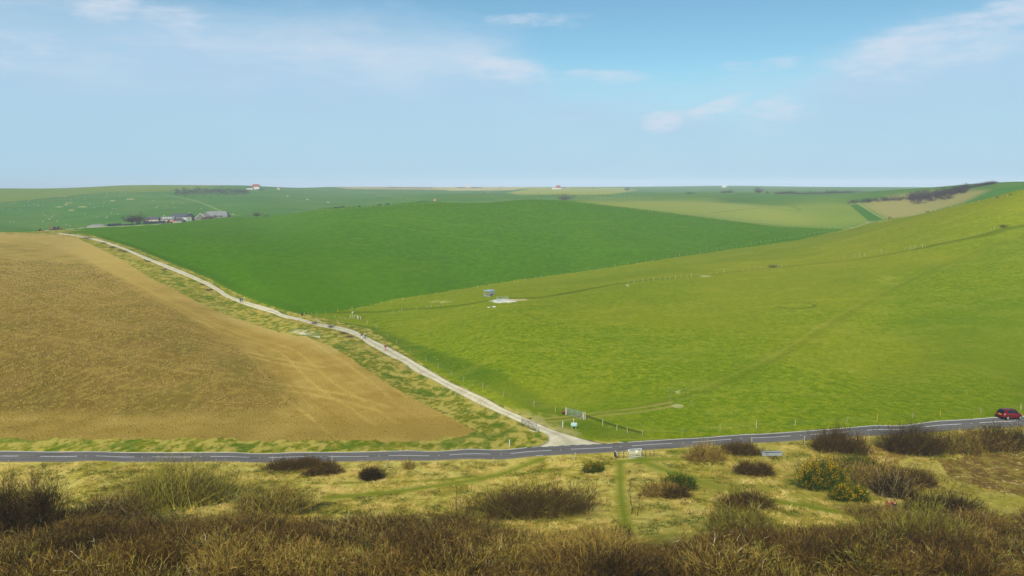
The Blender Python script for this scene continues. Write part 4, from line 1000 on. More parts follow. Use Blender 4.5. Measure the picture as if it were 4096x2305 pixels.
SHEEP = [(8,838),(33,837),(43,840),(84,841),(42,816),(54,815),(62,813),(73,822),(97,822),(116,821),(113,807),(117,820),(128,817),(139,817),(152,824),(156,819),(173,822),(170,852),(174,863),(184,861),(213,807),(242,787),(246,787),(252,786),(258,786),(262,788),(264,800),(270,788),(285,800),(310,795),(311,791),(338,790),(341,799),(356,786),(359,817),(378,830),(416,814),(411,826),(414,813),(418,813),(421,790),(427,775),(430,779),(434,790),(437,811),(450,836),(445,853),(463,835),(474,857),(480,782),(485,773),(498,779),(503,771),(504,776),(534,854),(552,821),(584,814),(596,808),(613,803),(623,832),(629,826),(631,830),(653,837),(663,826),(673,829),(694,808),(692,817),(698,833),(720,812),(730,812),(758,852),(784,832),(805,835),(215,863),(181,863),(201,877),(196,878),(210,869),(230,886),(172,887),(54,890),(41,888),(264,899),(280,904),(340,858),(391,869),(424,872),(392,867),(559,864),(657,865),(933,858),(429,870)]
r = np.random.default_rng(3)
root_s = None
for q, (px, py) in enumerate(SHEEP):
    p = hit(px, py + 1, ymin=800); o = link_mesh('sheep', ME_SHEEP, None, p); o.rotation_euler = (0, 0, r.uniform(0, 6.28)); s_ = r.uniform(1.5, 2.0); o.scale = (s_ * .74,) * 3
    tag(o, 'small white sheep grazing on the green slope behind the farm at the upper left', 'sheep', 'sheep grazing on the far slope')
COWS = [(1343,838),(1358,837),(1371,834),(1438,832),(1511,827),(1520,826),(1551,824)]
for q, (px, py) in enumerate(COWS):
    p = hit(px, py - 2, ymin=560); p = p if p[1] < 1200 else at_px(px, py, 735)
    o = link_mesh('cow', ME_COW, None, (p[0], p[1], float(zat(p[0], p[1])))); o.rotation_euler = (0, 0, r.uniform(0, 6.28)); o.scale = (1.25,) * 3
    tag(o, 'black cow standing beyond the fence along the far edge of the bright green field', 'cow', 'black cattle beyond the green field')
COWS2 = [(1675,809),(1682,808),(1690,808),(1695,807),(1702,808),(1712,808),(1781,804),(1985,761),(1994,760),(2003,770),(2010,769),(2017,769),(2022,768),(2030,766),(2038,767),(2043,763),(2048,771),(2060,764),(2068,763),(2085,771),(2155,773),(210,886),(245,887),(186,852),(250,863),(680,819),(715,825),(721,838),(319,823)]
for q, (px, py) in enumerate(COWS2):
    p = hit(px, py, ymin=850)
    o = link_mesh('cow', ME_COW, None, p); o.rotation_euler = (0, 0, r.uniform(0, 6.28)); o.scale = ((1.3 if px > 1500 else 1.0),) * 3
    if px > 1500: tag(o, 'black cow dotted on the hazy far downs in the middle distance', 'cow', 'black cattle on the far downs')
    else: tag(o, 'dark animal among the white sheep on the slope behind the farm', 'cow', 'dark cattle among the sheep')
# ------------------------------------------------------------------ fences
M_POST = plain('weathered_post', '#9b9474', .9, var=.15, sc=5); M_PALE = plain('pale_post', '#b0ab8c', .85, var=.1); M_YEL = plain('yellow_post', '#b9a21c', .7, var=.1)
M_WIRE = plain('fence_wire', '#7d7f7c', .5, .6, var=.05); M_GALV = plain('galvanised_steel', '#a9b4b6', .45, .35, .5, var=.1, sc=6); M_DARKM = plain('dark_steel', '#39403f', .5, .4, .4, var=.15)
M_WHITE = plain('white_paint', '#c9cdcb', .6, var=.06); M_WOODP = plain('old_gatepost', '#b3aa8a', .9, var=.15, sc=4); M_TAG = plain('yellow_tag', '#c9bb1e', .6, var=.05)
def post_me(nm, rad, h, mat):
    mb = MB(); mb.lathe((0, 0, -.25), [(rad * .9, 0), (rad, .3), (rad * .95, h + .2), (rad * .75, h + .25)], 7); return mb.mesh(nm, mat)
PM = [post_me('fence_post', .05, 1.05, M_POST), post_me('fence_post', .055, 1.12, M_PALE), post_me('fence_post', .06, .98, M_POST), post_me('fence_post', .055, 1.05, M_YEL)]
PBIG = [post_me('fence_post', .075, 1.2, M_POST), post_me('fence_post', .085, 1.25, M_PALE), post_me('fence_post', .075, 1.1, M_POST), post_me('fence_post', .075, 1.2, M_YEL)]
def fence(label, W3, meshes=PM, tilt=.05, wire=True, yel=(), seed=1, sc=1.0, tags=()):
    r = np.random.default_rng(seed); W3 = [tuple(p) for p in W3]; o0 = W3[0]; root = empty('wire_fence', o0); tag(root, label, 'fence')
    for q, p in enumerate(W3):
        z = float(zat(p[0], p[1])); mi = 3 if q in yel else int(r.integers(0, 3))
        o = link_mesh('fence_post', meshes[mi], root, (p[0] - o0[0], p[1] - o0[1], z - o0[2]))
        o.rotation_euler = (r.normal() * tilt, r.normal() * tilt, r.uniform(0, 6)); s_ = sc * r.uniform(.9, 1.1); o.scale = (s_, s_, s_)
        if q in yel: o['label'] = 'yellow post'
        if q in tags:
            mb = MB(); mb.box((0, -.07, .62), (.2, .03, .12)); t_ = mb.build('yellow_tag', M_TAG, o)
    if wire:
        mb = MB()
        for a_, b_ in zip(W3[:-1], W3[1:]):
            n_ = max(1, int(math.dist(a_[:2], b_[:2]) / 6))
            for hh in (.35, .65, .95):
                for k in range(n_):
                    u0, u1 = k / n_, (k + 1) / n_
                    p, q = [(a_[0] + (b_[0] - a_[0]) * u, a_[1] + (b_[1] - a_[1]) * u) for u in (u0, u1)]
                    mb.bar((p[0] - o0[0], p[1] - o0[1], float(zat(*p)) - o0[2] + hh * sc), (q[0] - o0[0], q[1] - o0[1], float(zat(*q)) - o0[2] + hh * sc), .004, 3)
        mb.build('wire', M_WIRE, root)
    return root
def pxs(pl, **k): return [hit(p[0], p[1], **k) for p in pl]
def every(pl, n_, jit=.12, seed=2, **k):
    W = dense(hits(pl, **k), 1.5); s = np.concatenate([[0], np.cumsum(np.hypot(np.diff(W[:, 0]), np.diff(W[:, 1])))]); r = np.random.default_rng(seed)
    q = np.clip((np.arange(n_) + r.uniform(-jit, jit, n_)) / (n_ - 1), 0, 1) * s[-1]
    x, y = np.interp(q, s, W[:, 0]), np.interp(q, s, W[:, 1]); return [(float(a_), float(b_), float(zat(a_, b_))) for a_, b_ in zip(x, y)]
def everypx(x0, x1, n_, f, **k): return [hit(x, f(x), **k) for x in np.linspace(x0, x1, n_)]
BND = [(1246,1262),(1268,1259),(1304,1256),(1350,1248),(1408,1239),(1446,1233),(1482,1226),(1524,1219),(1565,1211),(1612,1203),(1674,1196),(1743,1181),(1805,1171),(1862,1161),(1912,1153),(1957,1145),(2009,1137),(2057,1130),(2103,1122),(2140,1115),(2166,1111),(2224,1102),(2290,1092),(2350,1082),(2424,1070),(2460,1063),(2481,1061),(2512,1056),(2547,1050),(2583,1045),(2616,1041),(2645,1036),(2674,1030),(2700,1026),(2718,1024),(2751,1019),(2775,1015),(2801,1011),(2826,1007),(2848,1003)] + [(2848 + 19.5 * k, 1003 - 3.05 * k - .004 * k * k) for k in range(1, 27)]
fence('post and wire fence dividing the bright green crop from the olive pasture', pxs(BND, ymin=200, ymax=700), seed=4, yel=(3, 6, 8), sc=1.0)
crest_l = [(1010,865),(1100,857),(1300,840),(1500,827),(1700,814),(1900,804),(2110,796)]
fl = lambda x: float(np.interp(x, [p[0] for p in crest_l], [p[1] for p in crest_l])) + 3
fence('long fence of many small posts along the far upper-left edge of the bright green field', everypx(1075, 2110, 98, fl, ymin=560, ymax=760), seed=5, wire=False, sc=1.05, meshes=PBIG)
crest_r = [(2110,796),(2200,799),(2350,816),(2450,828),(2600,846),(2800,868),(3000,888),(3200,903),(3400,913)]
fr = lambda x: float(np.interp(x, [p[0] for p in crest_r], [p[1] for p in crest_r])) + 2
fence('fence of small pale posts along the far upper-right edge of the bright green field', everypx(2122, 3392, 98, fr, ymin=480, ymax=760), seed=6, wire=False, sc=1.0, meshes=PBIG)
MID = [(2513,1137),(2535,1134),(2549,1132),(2571,1130),(2594,1127),(2615,1124),(2639,1121),(2660,1118),(2680,1117),(2702,1116),(2724,1112),(2747,1111),(2766,1108),(2793,1105),(2842,1101),(2869,1095),(2895,1092),(2921,1090),(2971,1085),(2995,1081),(3019,1080),(3042,1077),(3065,1073),(3089,1073),(3100,1070),(3110,1070),(3125,1068),(3145,1066),(3356,1042),(3376,1037),(3418,1031),(3439,1028),(3457,1025),(3525,1013),(3544,1011),(3617,1002),(3641,998),(3652,996),(3662,994),(3690,991),(3701,988),(3860,954),(3898,945),(3911,941),(3964,923),(3977,919)]
fence('broken line of grey leaning posts crossing the middle of the olive pasture', pxs(MID, ymin=150, ymax=600), seed=7, wire=False, tilt=.12, sc=1.15)
W_ = pxs([(3400,913),(3441,905),(3483,897),(3520,890),(3590,878),(3650,866),(3720,850),(3790,836),(3860,822),(3930,808),(4000,796),(4060,785),(4096,778),(4200,758)], ymin=250, ymax=620)
fence('fence of close-set posts climbing the right-hand skyline edge of the olive pasture', every([(3400,913),(3520,890),(3650,866),(3790,836),(3930,808),(4060,784),(4200,758)], 74, seed=8, ymin=250, ymax=620), seed=8, wire=False, sc=1.3)
STUB = [(1242,1273),(1260,1274),(1297,1274),(1339,1270),(1358,1273),(1372,1277)]
fence('short row of thin stakes on the rough bank left of the signpost', pxs(STUB, ymin=200), seed=9, sc=.8, wire=False)
fence('thick grey stumps on the bank just below the signpost', pxs([(1350,1293),(1380,1281),(1401,1275)], ymin=200), PBIG, seed=10, wire=False, sc=.95)
fence('loose row of weathered stakes in the olive pasture, right of the signpost', pxs([(1561,1257),(1572,1253),(1598,1250),(1606,1249),(1665,1238),(1708,1232),(1725,1231),(1754,1228),(1769,1226)], ymin=200), seed=11, wire=False, tilt=.12)
fence('fence on the pasture side of the lane, from signpost down to silver gate', pxs([(1468,1296),(1505,1315),(1551,1352),(1587,1378),(1640,1411),(1704,1450),(1754,1476),(1808,1502),(1855,1526),(1931,1556),(2014,1587),(2136,1627),(2222,1651)], ymin=100), seed=12, yel=(12,), tags=(0, 11), sc=1.1)
fence('wire fence on the ploughed side of the lane, ending at the dark open gate', pxs([(1421,1352),(1500,1392),(1536,1415),(1562,1432),(1590,1447),(1608,1457),(1632,1470),(1651,1482),(1682,1498),(1790,1562),(1823,1581),(1881,1612),(1920,1631),(1957,1650),(1994,1669),(2031,1683)], ymin=100), seed=13, sc=1.0)
fence('thin fence running up the edge of the bright green crop beside the lane', pxs([(1235,1262),(1218,1260),(1134,1252),(1054,1227),(936,1182),(903,1160),(805,1125),(735,1082),(640,1045),(560,1010),(470,975),(400,952)], ymin=180, ymax=600), seed=14, yel=(3, 5), wire=False)
fence('low posts at the lower edge of the lane above the ploughed hill', pxs([(959,1221),(985,1228),(1107,1269),(1122,1272),(1154,1276),(1340,1318),(1354,1321)], ymin=180), seed=15, wire=False, sc=.8)
fence('post and wire fence along the far side of the road, right of the junction', pxs([(2411,1704),(2467,1722),(2510,1734),(2570,1743),(2729,1736),(2880,1726),(3025,1714),(3179,1705),(3387,1691),(3508,1683),(3650,1673),(3760,1666),(3924,1652),(4083,1641),(4230,1628)], ymin=100), PM, seed=16, yel=(9, 11), tags=(1, 6, 13), tilt=.1, sc=1.0)
fence('widely spaced posts along the near side of the road, left of the pedestrian gate', pxs([(38,1868),(226,1871),(434,1871),(866,1862),(1090,1850),(1327,1852),(1543,1864),(1750,1862),(1975,1856),(2209,1849),(2298,1841)], ymin=80), PM, seed=17, yel=(0, 1, 2), tilt=.09, sc=1.0)
fence('two leaning posts along the near side of the road, right of the straw-coloured bush', pxs([(3007,1782),(3218,1778)], ymin=80), PM, seed=18, tilt=.12, sc=1.15)
fence('far line of white posts running down the hazy valley beyond the green field', every([(1450,770),(1500,778),(1580,790),(1670,806)], 30, ymin=1100, ymax=3500), PBIG, seed=19, wire=False, sc=2.2)
fence('far line of pale posts across the foot of the pale yellow hill', every([(2050,770),(2160,778),(2220,785),(2300,780),(2400,777),(2520,784),(2620,790)], 60, ymin=900, ymax=2600), PBIG, seed=20, wire=False, sc=1.7)
fence('row of pale posts crossing the turf just beyond the top of the green field', every([(2130,794),(2250,794),(2400,793),(2600,791)], 48, ymin=740, ymax=1500), PBIG, seed=21, wire=False, sc=1.2)

# single posts
def lone(name, label, cat, px, py, h, rad, mat, tilt=(0, 0), ymin=90):
    p = hit(px, py, ymin); mb = MB(); mb.lathe((0, 0, -.2), [(rad, 0), (rad, h + .15), (rad * .7, h + .2)], 8); o = mb.build(name, mat); o.location = p; o.rotation_euler = (tilt[0], tilt[1], 0); return tag(o, label, cat)
lone('marker_post', 'single white post beside the track, left of the nature reserve sign', 'post', 2251, 1709, 1.05, .07, M_WHITE)
lone('wooden_post', 'pale wooden post standing just behind the white information sign', 'post', 2295, 1700, 1.15, .08, M_WOODP, (0, -.04))
p = hit(2038, 1786, 90); root = empty('marker_post', p); tag(root, 'white roadside marker post with dark bands, left of the junction', 'post')
mb = MB(); mb.box((0, 0, .5), (.14, .08, 1.15)); mb.build('post', M_WHITE, root, bevel=.01)
for k in range(3): mb = MB(); mb.box((-.03, -.045, .25 + k * .28), (.09, .02, .08)); mb.build('band', M_DARKM, root)

# ------------------------------------------------------------------ gates
def gate(name, label, A_, B_, h, bars, mat, up=(0, .33, .66, 1), brace=True, posts=None, lift=.15, rad=.022, double=False):
    A_, B_ = Vector(A_), Vector(B_); root = empty(name, A_); tag(root, label, 'gate'); d = B_ - A_; L_ = d.xy.length; ang = math.atan2(d.y, d.x); root.rotation_euler = (0, 0, ang); sl = d.z
    pt = lambda u, z: (u * L_, 0, u * sl + lift + z * h)
    mb = MB()
    for z in (0, 1): mb.bar(pt(0, z), pt(1, z), rad * 1.3)
    for u in (0, 1): mb.bar(pt(u, 0), pt(u, 1), rad * 1.4)
    mb.build('gate_frame', mat, root)
    for k in range(1, bars): mb = MB(); z = (k / bars) ** .85; mb.bar(pt(0, z), pt(1, z), rad); mb.build('rail', mat, root)
    for u in up[1:-1]: mb = MB(); mb.bar(pt(u, 0), pt(u, 1), rad); mb.build('upright', mat, root)
    if brace: mb = MB(); mb.bar(pt(0, 0), pt(.45, 1), rad); mb.bar(pt(.45, 1), pt(1, 0), rad); mb.build('brace', mat, root)
    for (x, y, z, hh, rr, mt) in posts or []: mb = MB(); mb.lathe((x, y, z), [(rr, 0), (rr, hh), (rr * .8, hh + .03)], 10); mb.build('gatepost', mt, root)
    return root, L_, pt
a_, b_ = hit(2267, 1661, 90), hit(2331, 1678, 90)
gate('field_gate', 'silver seven-bar steel field gate between wooden posts at the pasture entrance', a_, b_, 1.12, 6, M_GALV, posts=[(-.22, .0, -.3, 1.65, .12, M_WOODP)], brace=False)
root, L_, _ = gate('squeeze_rail', 'weathered post and slanting strut closing the right end of the silver field gate', hit(2333, 1679, 90), hit(2342, 1680, 90), 1.1, 1, M_WOODP, up=(0, 1), brace=False, rad=.05)
mb = MB(); mb.bar((-.55, 0, -.1), (-.05, 0, 1.0), .05); mb.build('strut', M_PALE, root)
mb = MB(); mb.lathe((.1, .05, -.2), [(.1, 0), (.1, 1.4), (.07, 1.45)], 8); mb.build('gatepost', M_WOODP, root)
a_, b_ = hit(2088, 1706, 90), hit(2147, 1727, 90)
root, L_, pt = gate('field_gate', 'dark metal field gate with crossed braces standing open beside the lane', a_, b_, 1.2, 5, M_DARKM, up=(0, .45, 1), posts=[(0, 0, -.2, 1.5, .05, M_DARKM)])
mb = MB(); mb.lathe((L_ + .12, 0, -.6), [(.1, 0), (.1, 1.7), (.08, 1.74)], 10); mb.build('gatepost', M_PALE, root)
p = hit(2130, 1727, 90); mb = MB(); mb.bar((-.55, .25, .12), (.5, -.3, .1), .1, 8); o = mb.build('fallen_post', M_PALE); o.location = p; tag(o, 'short pale post lying on the grass below the dark open gate', 'log')
# pedestrian gate with rails
a_, b_ = hit(2515, 1833, 80), hit(2564, 1829, 80)
root, L_, pt = gate('pedestrian_gate', 'white-painted metal gate with a notice, on the near side of the road', a_, b_, 1.15, 6, M_WHITE, up=(0, .5, 1), brace=False, rad=.026, posts=[(-.06, .05, -.1, 1.35, .05, M_WHITE), (float(L_ if False else 1.9), .05, -.1, 1.35, .05, M_WHITE)])
mb = MB(); mb.box((L_ * .63, -.05, .95), (.3, .02, .36)); mb.build('notice', plain('notice_paper', '#dcdcdc', .6, var=.02), root)
mb = MB(); mb.box((L_ * .5, -.25, .03), (L_, .06, .05)); mb.box((0, -.12, .05), (.06, .3, .05)); mb.box((L_, -.12, .05), (.06, .3, .05)); mb.build('foot_rail', M_WHITE, root)
def rails(label, pa, pb, n_, h, mat, ymin=80):
    A_, B_ = hit(*pa, ymin), hit(*pb, ymin); root = empty('railing', A_); tag(root, label, 'railing')
    d = Vector(B_) - Vector(A_)
    for k in range(n_ + 1): mb = MB(); q = d * (k / n_); mb.bar((q.x, q.y, q.z - .1), (q.x, q.y, q.z + h), .035); mb.build('upright', mat, root)
    for z in (.25, .5, .75, 1.0): mb = MB(); mb.bar((0, 0, h * z), (d.x, d.y, d.z + h * z), .018); mb.build('rail', mat, root)
    return root
M_RUST = plain('rusty_iron', '#4a3c22', .8, .2, var=.2)
rails('rusty railing to the left of the white pedestrian gate', (2475, 1834), (2513, 1833), 2, .95, M_RUST)
rails('dark iron railing to the right of the white pedestrian gate', (2566, 1829), (2616, 1826), 3, 1.0, M_RUST)
lone('wooden_post', 'short cream post at the road edge above the rusty railing', 'post', 2488, 1818, .5, .09, M_PALE, ymin=80)
# lane rail + kissing gate + signpost
root, L_, pt = gate('field_gate', 'pale tubular rail gate beside the upper lane, behind a brown bramble', hit(1261, 1292, 150), hit(1284, 1303, 150), 1.0, 1, M_PALE, up=(0, .5, 1), brace=True, rad=.05)
mb = MB(); mb.lathe((L_, 0, -.2), [(.12, 0), (.12, 1.0), (.1, 1.05)], 8); mb.build('gatepost', M_WOODP, root)
lone('wooden_post', 'short pale post right of the pale rail gate beside the upper lane', 'post', 1292, 1305, .7, .07, M_PALE)
lone('wooden_post', 'short thick pale post at the lane edge left of the two walkers', 'post', 1421, 1353, .75, .09, M_PALE)
p = hit(1409, 1274, 180); root = empty('footpath_signpost', p, .2); tag(root, 'tall wooden footpath signpost with two pale arms beside the wicket gate', 'signpost')
mb = MB(); mb.box((0, 0, .95), (.14, .14, 2.3)); mb.build('post', M_WOODP, root, bevel=.01)
mb = MB(); mb.prism([(-.06, 1.98), (.5, 1.98), (.6, 2.06), (.5, 2.14), (-.06, 2.14)], -.03, .03); mb.build('sign_arm', M_WHITE, root)
mb = MB(); mb.box((.05, -.12, 1.86), (.34, .05, .14)); mb.box((-.08, .1, 2.12), (.05, .4, .12)); mb.build('sign_arm', M_WHITE, root)
p = hit(1418, 1275, 180); root = empty('wicket_gate', p, -.15); tag(root, 'small pale wooden wicket gate with side rails beside the tall footpath signpost', 'gate')
for x, y in ((-.1, 0), (.9, .1), (1.2, -.2), (1.55, -.9), (2.5, -1.2)):
    z0 = float(zat(p[0] + x, p[1] + y)) - p[2]; mb = MB(); mb.box((x, y, z0 + .5), (.16, .16, 1.3)); mb.build('gatepost', M_WOODP, root, bevel=.015)
for k in range(5): mb = MB(); mb.bar((1.2, -.2, .2 + k * .2), (1.55, -.9, .1 + k * .2), .045, 5); mb.build('rail', M_WHITE, root)
mb = MB(); mb.bar((-.1, 0, 1.05), (.9, .1, 1.05), .04, 5); mb.build('side_rail', M_PALE, root)
mb = MB(); mb.bar((1.6, -.9, .95), (2.5, -1.2, .85), .05, 5); mb.build('side_rail', M_PALE, root)
p = hit(1208, 1265, 180); mb = MB(); mb.lathe((0, 0, 0), [(.06, 0), (.1, .2), (.28, .45), (.3, .75), (.18, .95), (.08, 1.0)], 10); o = mb.build('feed_sack', plain('black_plastic', '#16161c', .5), smooth=True); o.location = p; tag(o, 'black sack hanging at the fence corner where the green crop meets the lane', 'sack')

# ------------------------------------------------------------------ information sign
p = hit(2296, 1717, 90); root = empty('information_sign', (p[0], p[1], p[2]), math.radians(-4)); tag(root, 'white information board with green and blue corners on short posts by the junction', 'sign')
mb = MB(); mb.box((0, 0, .78), (.98, .05, .58)); board = mb.build('board', M_WHITE, root, bevel=.02)
mb = MB(); mb.box((0, -.032, .78), (.86, .012, .46)); mb.build('panel', plain('panel_blue', '#a9cfd0', .5, var=.05), board)
m_gr = plain('panel_green', '#1f6b50', .5, var=.2); m_bl = plain('panel_navy', '#2c4a86', .5, var=.1)
for (x, z, w_, h_, mt) in ((-.33, .63, .16, .14, m_gr), (.35, .73, .12, .16, m_gr), (-.36, .94, .08, .07, m_bl), (.33, .95, .06, .1, m_bl), (.27, .585, .26, .05, m_bl)):
    mb = MB(); mb.box((x, -.041, z), (w_, .008, h_)); mb.build('emblem', mt, board, bevel=.003)
for k, (z, w_) in enumerate(((.9, .42), (.84, .3), (.76, .46), (.70, .40), (.64, .34))): mb = MB(); mb.box((0, -.041, z), (w_, .006, .018)); mb.build('text_line', plain('panel_text', '#5f9aa0', .5, var=.05), board)
for x in (-.3, .3): mb = MB(); mb.box((x, .05, .3), (.07, .06, 1.1)); mb.build('leg', M_PALE, root)

# ------------------------------------------------------------------ troughs and feeder
def trough(label, px, py, Ln, Wd, H, rz, ymin, feet=True):
    p = hit(px, py, ymin); root = empty('water_trough', p, rz); tag(root, label, 'trough'); t = .03; z0 = .14 if feet else .02
    mb = MB()
    o_ = [(-Ln/2, -Wd/2), (Ln/2, -Wd/2), (Ln/2, Wd/2), (-Ln/2, Wd/2)]; i_ = [(x * (1 - 2 * t / Ln * 1.5), y * (1 - 2 * t / Wd * 1.5)) for x, y in o_]
    v = [(x * .96, y * .85, z0) for x, y in o_] + [(x, y, z0 + H) for x, y in o_] + [(x, y, z0 + H) for x, y in i_] + [(x * .95, y * .85, z0 + .06) for x, y in i_]
    f = [(0,1,2,3)] + [(a_, (a_+1)%4, 4+(a_+1)%4, 4+a_) for a_ in range(4)] + [(4+a_, 4+(a_+1)%4, 8+(a_+1)%4, 8+a_) for a_ in range(4)] + [(8+a_, 8+(a_+1)%4, 12+(a_+1)%4, 12+a_) for a_ in range(4)] + [(12,13,14,15)]
    mb.poly(v, f); mb.build('tank', M_GALV, root)
    mb = MB(); mb.box((0, 0, z0 + H * .8), (Ln * .93, Wd * .88, .01)); mb.build('water', plain('trough_water', '#10181c', .08, spec=.5, var=.02), root)
    mb = MB(); mb.box((-Ln/2 + .2, 0, z0 + H + .03), (.42, Wd * 1.02, .09)); mb.build('ball_valve_cover', M_GALV, root, bevel=.02)
    if feet:
        for x in (-Ln * .3, Ln * .3): mb = MB(); mb.box((x, 0, .06), (.3, Wd * .9, .2)); mb.build('block', M_PALE, root)
    return root
trough('long galvanised water trough on pale blocks near the road, below the purple-brown bushes', 3085, 1825, 3.0, .75, .48, math.radians(2), 90)
root = trough('galvanised trough with end rails standing on bare white chalk in the pasture', 2009, 1203, 3.1, .9, .55, math.radians(4), 200, feet=False)
for x in (-1.7, 1.7):
    mb = MB()
    for y in (-.5, .5): mb.bar((x, y, 0), (x, y, 1.25), .05)
    for z in (.6, 1.15): mb.bar((x, -.5, z), (x, .5, z), .035)
    mb.build('end_rail', M_GALV, root)
mb = MB(); mb.bar((-1.7, .5, 1.1), (1.7, .5, 1.1), .035); mb.build('back_rail', M_GALV, root)
p = hit(1957, 1185, 200); root = empty('hay_feeder', p, math.radians(-38)); tag(root, 'roofed galvanised hay feeder with barred sides standing in the pasture', 'feeder')
mb = MB(); mb.prism([(-1.5, 2.0), (-1.3, 2.12), (0, 2.2), (1.3, 2.12), (1.5, 2.0), (1.5, 1.92), (-1.5, 1.92)], -1.4, 1.4); ro = mb.build('roof', plain('feeder_roof', '#a9bcc6', .4, .3, var=.06), root)
for x, y in ((-1.35, -1.25), (1.35, -1.25), (-1.35, 1.25), (1.35, 1.25)): mb = MB(); mb.bar((x, y, 0), (x, y, 1.95), .05); mb.build('leg', M_GALV, root)
mb = MB(); mb.box((1.37, 0, 1.45), (.04, 2.5, 1.0)); mb.build('end_sheet', plain('feeder_sheet', '#9fb0b8', .45, .3, var=.08), root)
mb = MB()
for y in (-1.27, 1.27): mb.box((0, y, .18), (2.8, .05, .32)); mb.box((0, y, 1.1), (2.7, .05, .06))
for x in (-1.37, 1.37): mb.box((x, 0, .18), (.05, 2.5, .32))
mb.build('skirt', M_GALV, root)
for y in (-1.27, 1.27):
    for k in range(8): mb = MB(); x = -1.2 + k * .34; mb.bar((x, y, .3), (x, y, 1.9), .025, 5); mb.build('bar', M_GALV, root)
mb = MB(); mb.lathe((0, 0, .3), [(.9, 0), (1.1, .3), (.95, .8), (.4, 1.1)], 12); mb.build('hay', plain('hay', '#8a7a3a', .95, var=.25), root, smooth=True)

# ------------------------------------------------------------------ red hatchback
M_CAR = plain('red_car_paint', '#730716', .22, .2, .6, var=.03, sc=1); M_GLASS = plain('car_glass', '#0b161c', .06, 0, .8, var=.02); M_RUB = plain('tyre_rubber', '#141414', .9, var=.05)
M_RIM = plain('alloy', '#b9c0c4', .3, .7, .5, var=.03); M_LAMP = plain('tail_lamp_red', '#a31212', .2, 0, .6, var=.05); M_CLEAR = plain('lamp_clear', '#cfd6da', .12, .1, .7, var=.03); M_BLK = plain('black_trim', '#121316', .6, var=.05); M_PLATE = plain('yellow_plate', '#c9a514', .5, var=.02)
# station: x_low x_belt x_roof  w  wr  zb zbelt zroof
ST = [(-1.90,-1.86,-1.44,.74,.50,.30,.93,1.40),(-1.80,-1.74,-1.20,.82,.56,.24,.95,1.47),(-1.35,-1.30,-.90,.85,.58,.20,.95,1.51),(-.60,-.60,-.45,.86,.59,.19,.94,1.53),
      (.10,.10,.0,.86,.58,.19,.92,1.50),(.55,.60,.35,.86,.56,.19,.91,1.43),(.95,1.05,.80,.86,.58,.19,.90,1.22),(1.25,1.28,1.22,.85,.66,.20,.89,.97),(1.55,1.55,1.55,.82,.62,.22,.82,.88),(1.82,1.80,1.78,.72,.50,.26,.68,.74),(1.93,1.90,1.88,.58,.42,.34,.56,.60)]
def sect(s):
    xl, xb, xr, w_, wr, zb, zt, zr = s
    return [(xl, w_ * .80, zb), (xl, w_ * .97, zb + .10), (xl * .5 + xb * .5, w_, zb * .45 + zt * .55), (xb, w_ * .97, zt), (xb * .25 + xr * .75, wr * 1.04 + .02, zt * .18 + zr * .82), (xr, wr * .86, zr - .005), (xr, 0, zr + .025)]
def ring(s):
    q = sect(s); return [(x, -y, z) for x, y, z in q] + [(x, y, z) for x, y, z in reversed(q[:-1])]
RG = [ring(s) for s in ST]; m_ = len(RG[0])
v = [p for rg in RG for p in rg]; f = []
for i in range(len(RG) - 1):
    for k in range(m_ - 1): f.append((i * m_ + k, i * m_ + k + 1, (i + 1) * m_ + k + 1, (i + 1) * m_ + k))
    f.append((i * m_ + m_ - 1, i * m_, (i + 1) * m_, (i + 1) * m_ + m_ - 1))
for e in (0, len(RG) - 1):
    b0 = e * m_
    for k in range(6):
        q = (b0 + k, b0 + k + 1, b0 + m_ - 2 - k, b0 + m_ - 1 - k)
        q = tuple(dict.fromkeys(q)); 
        if len(q) > 2: f.append(q if e == 0 else q[::-1])
def car_pt(s, t, side):
    """s station index float, t 0..6 along the section"""
    i = min(int(s), len(ST) - 2); u = s - i; A_, B_ = sect(ST[i]), sect(ST[i + 1]); k = min(int(t), 5); w_ = t - k
    lerp = lambda p, q, u: [p[j] * (1 - u) + q[j] * u for j in range(3)]
    p = lerp(lerp(A_[k], A_[k + 1], w_), lerp(B_[k], B_[k + 1], w_), u); p[1] = -p[1] * side; return Vector(p)
tA, tB = hit(3994, 1690, 100), hit(4058, 1684, 100)
ic = wc_at(4068); cpos = WC[int(ic)]; nxt = WC[int(ic) + 2]; hd = math.atan2(nxt[1] - cpos[1], nxt[0] - cpos[0])
nrm = Vector((-math.sin(hd), math.cos(hd)))
cx_, cy_ = cpos[0] + nrm.x * 1.25, cpos[1] + nrm.y * 1.25
z1 = float(zat(cx_ + math.cos(hd) * 1.2, cy_ + math.sin(hd) * 1.2)); z0 = float(zat(cx_ - math.cos(hd) * 1.2, cy_ - math.sin(hd) * 1.2))
car = empty('hatchback_car', (cx_, cy_, (z0 + z1) / 2 + .06)); tag(car, 'dark red three-door hatchback driving away along the road at the right edge', 'car'); car.scale = (1.12,) * 3; car.rotation_euler = (0, -math.atan2(z1 - z0, 2.4), hd)
me = bpy.data.meshes.new('body'); me.from_pydata(v, [], f); me.materials.append(M_CAR)
import bmesh
bm = bmesh.new(); bm.from_mesh(me); bmesh.ops.recalc_face_normals(bm, faces=bm.faces); bm.to_mesh(me); bm.free()
for p_ in me.polygons: p_.use_smooth = True
bo = link_mesh('body', me, car); bo.modifiers.new('s', 'SUBSURF').levels = 2; bo.modifiers['s'].render_levels = 2
bpy.context.view_layer.update(); dg = bpy.context.evaluated_depsgraph_get(); m2 = bpy.data.meshes.new_from_object(bo.evaluated_get(dg)); bo.modifiers.clear(); bo.data = m2; m2.name = 'body'
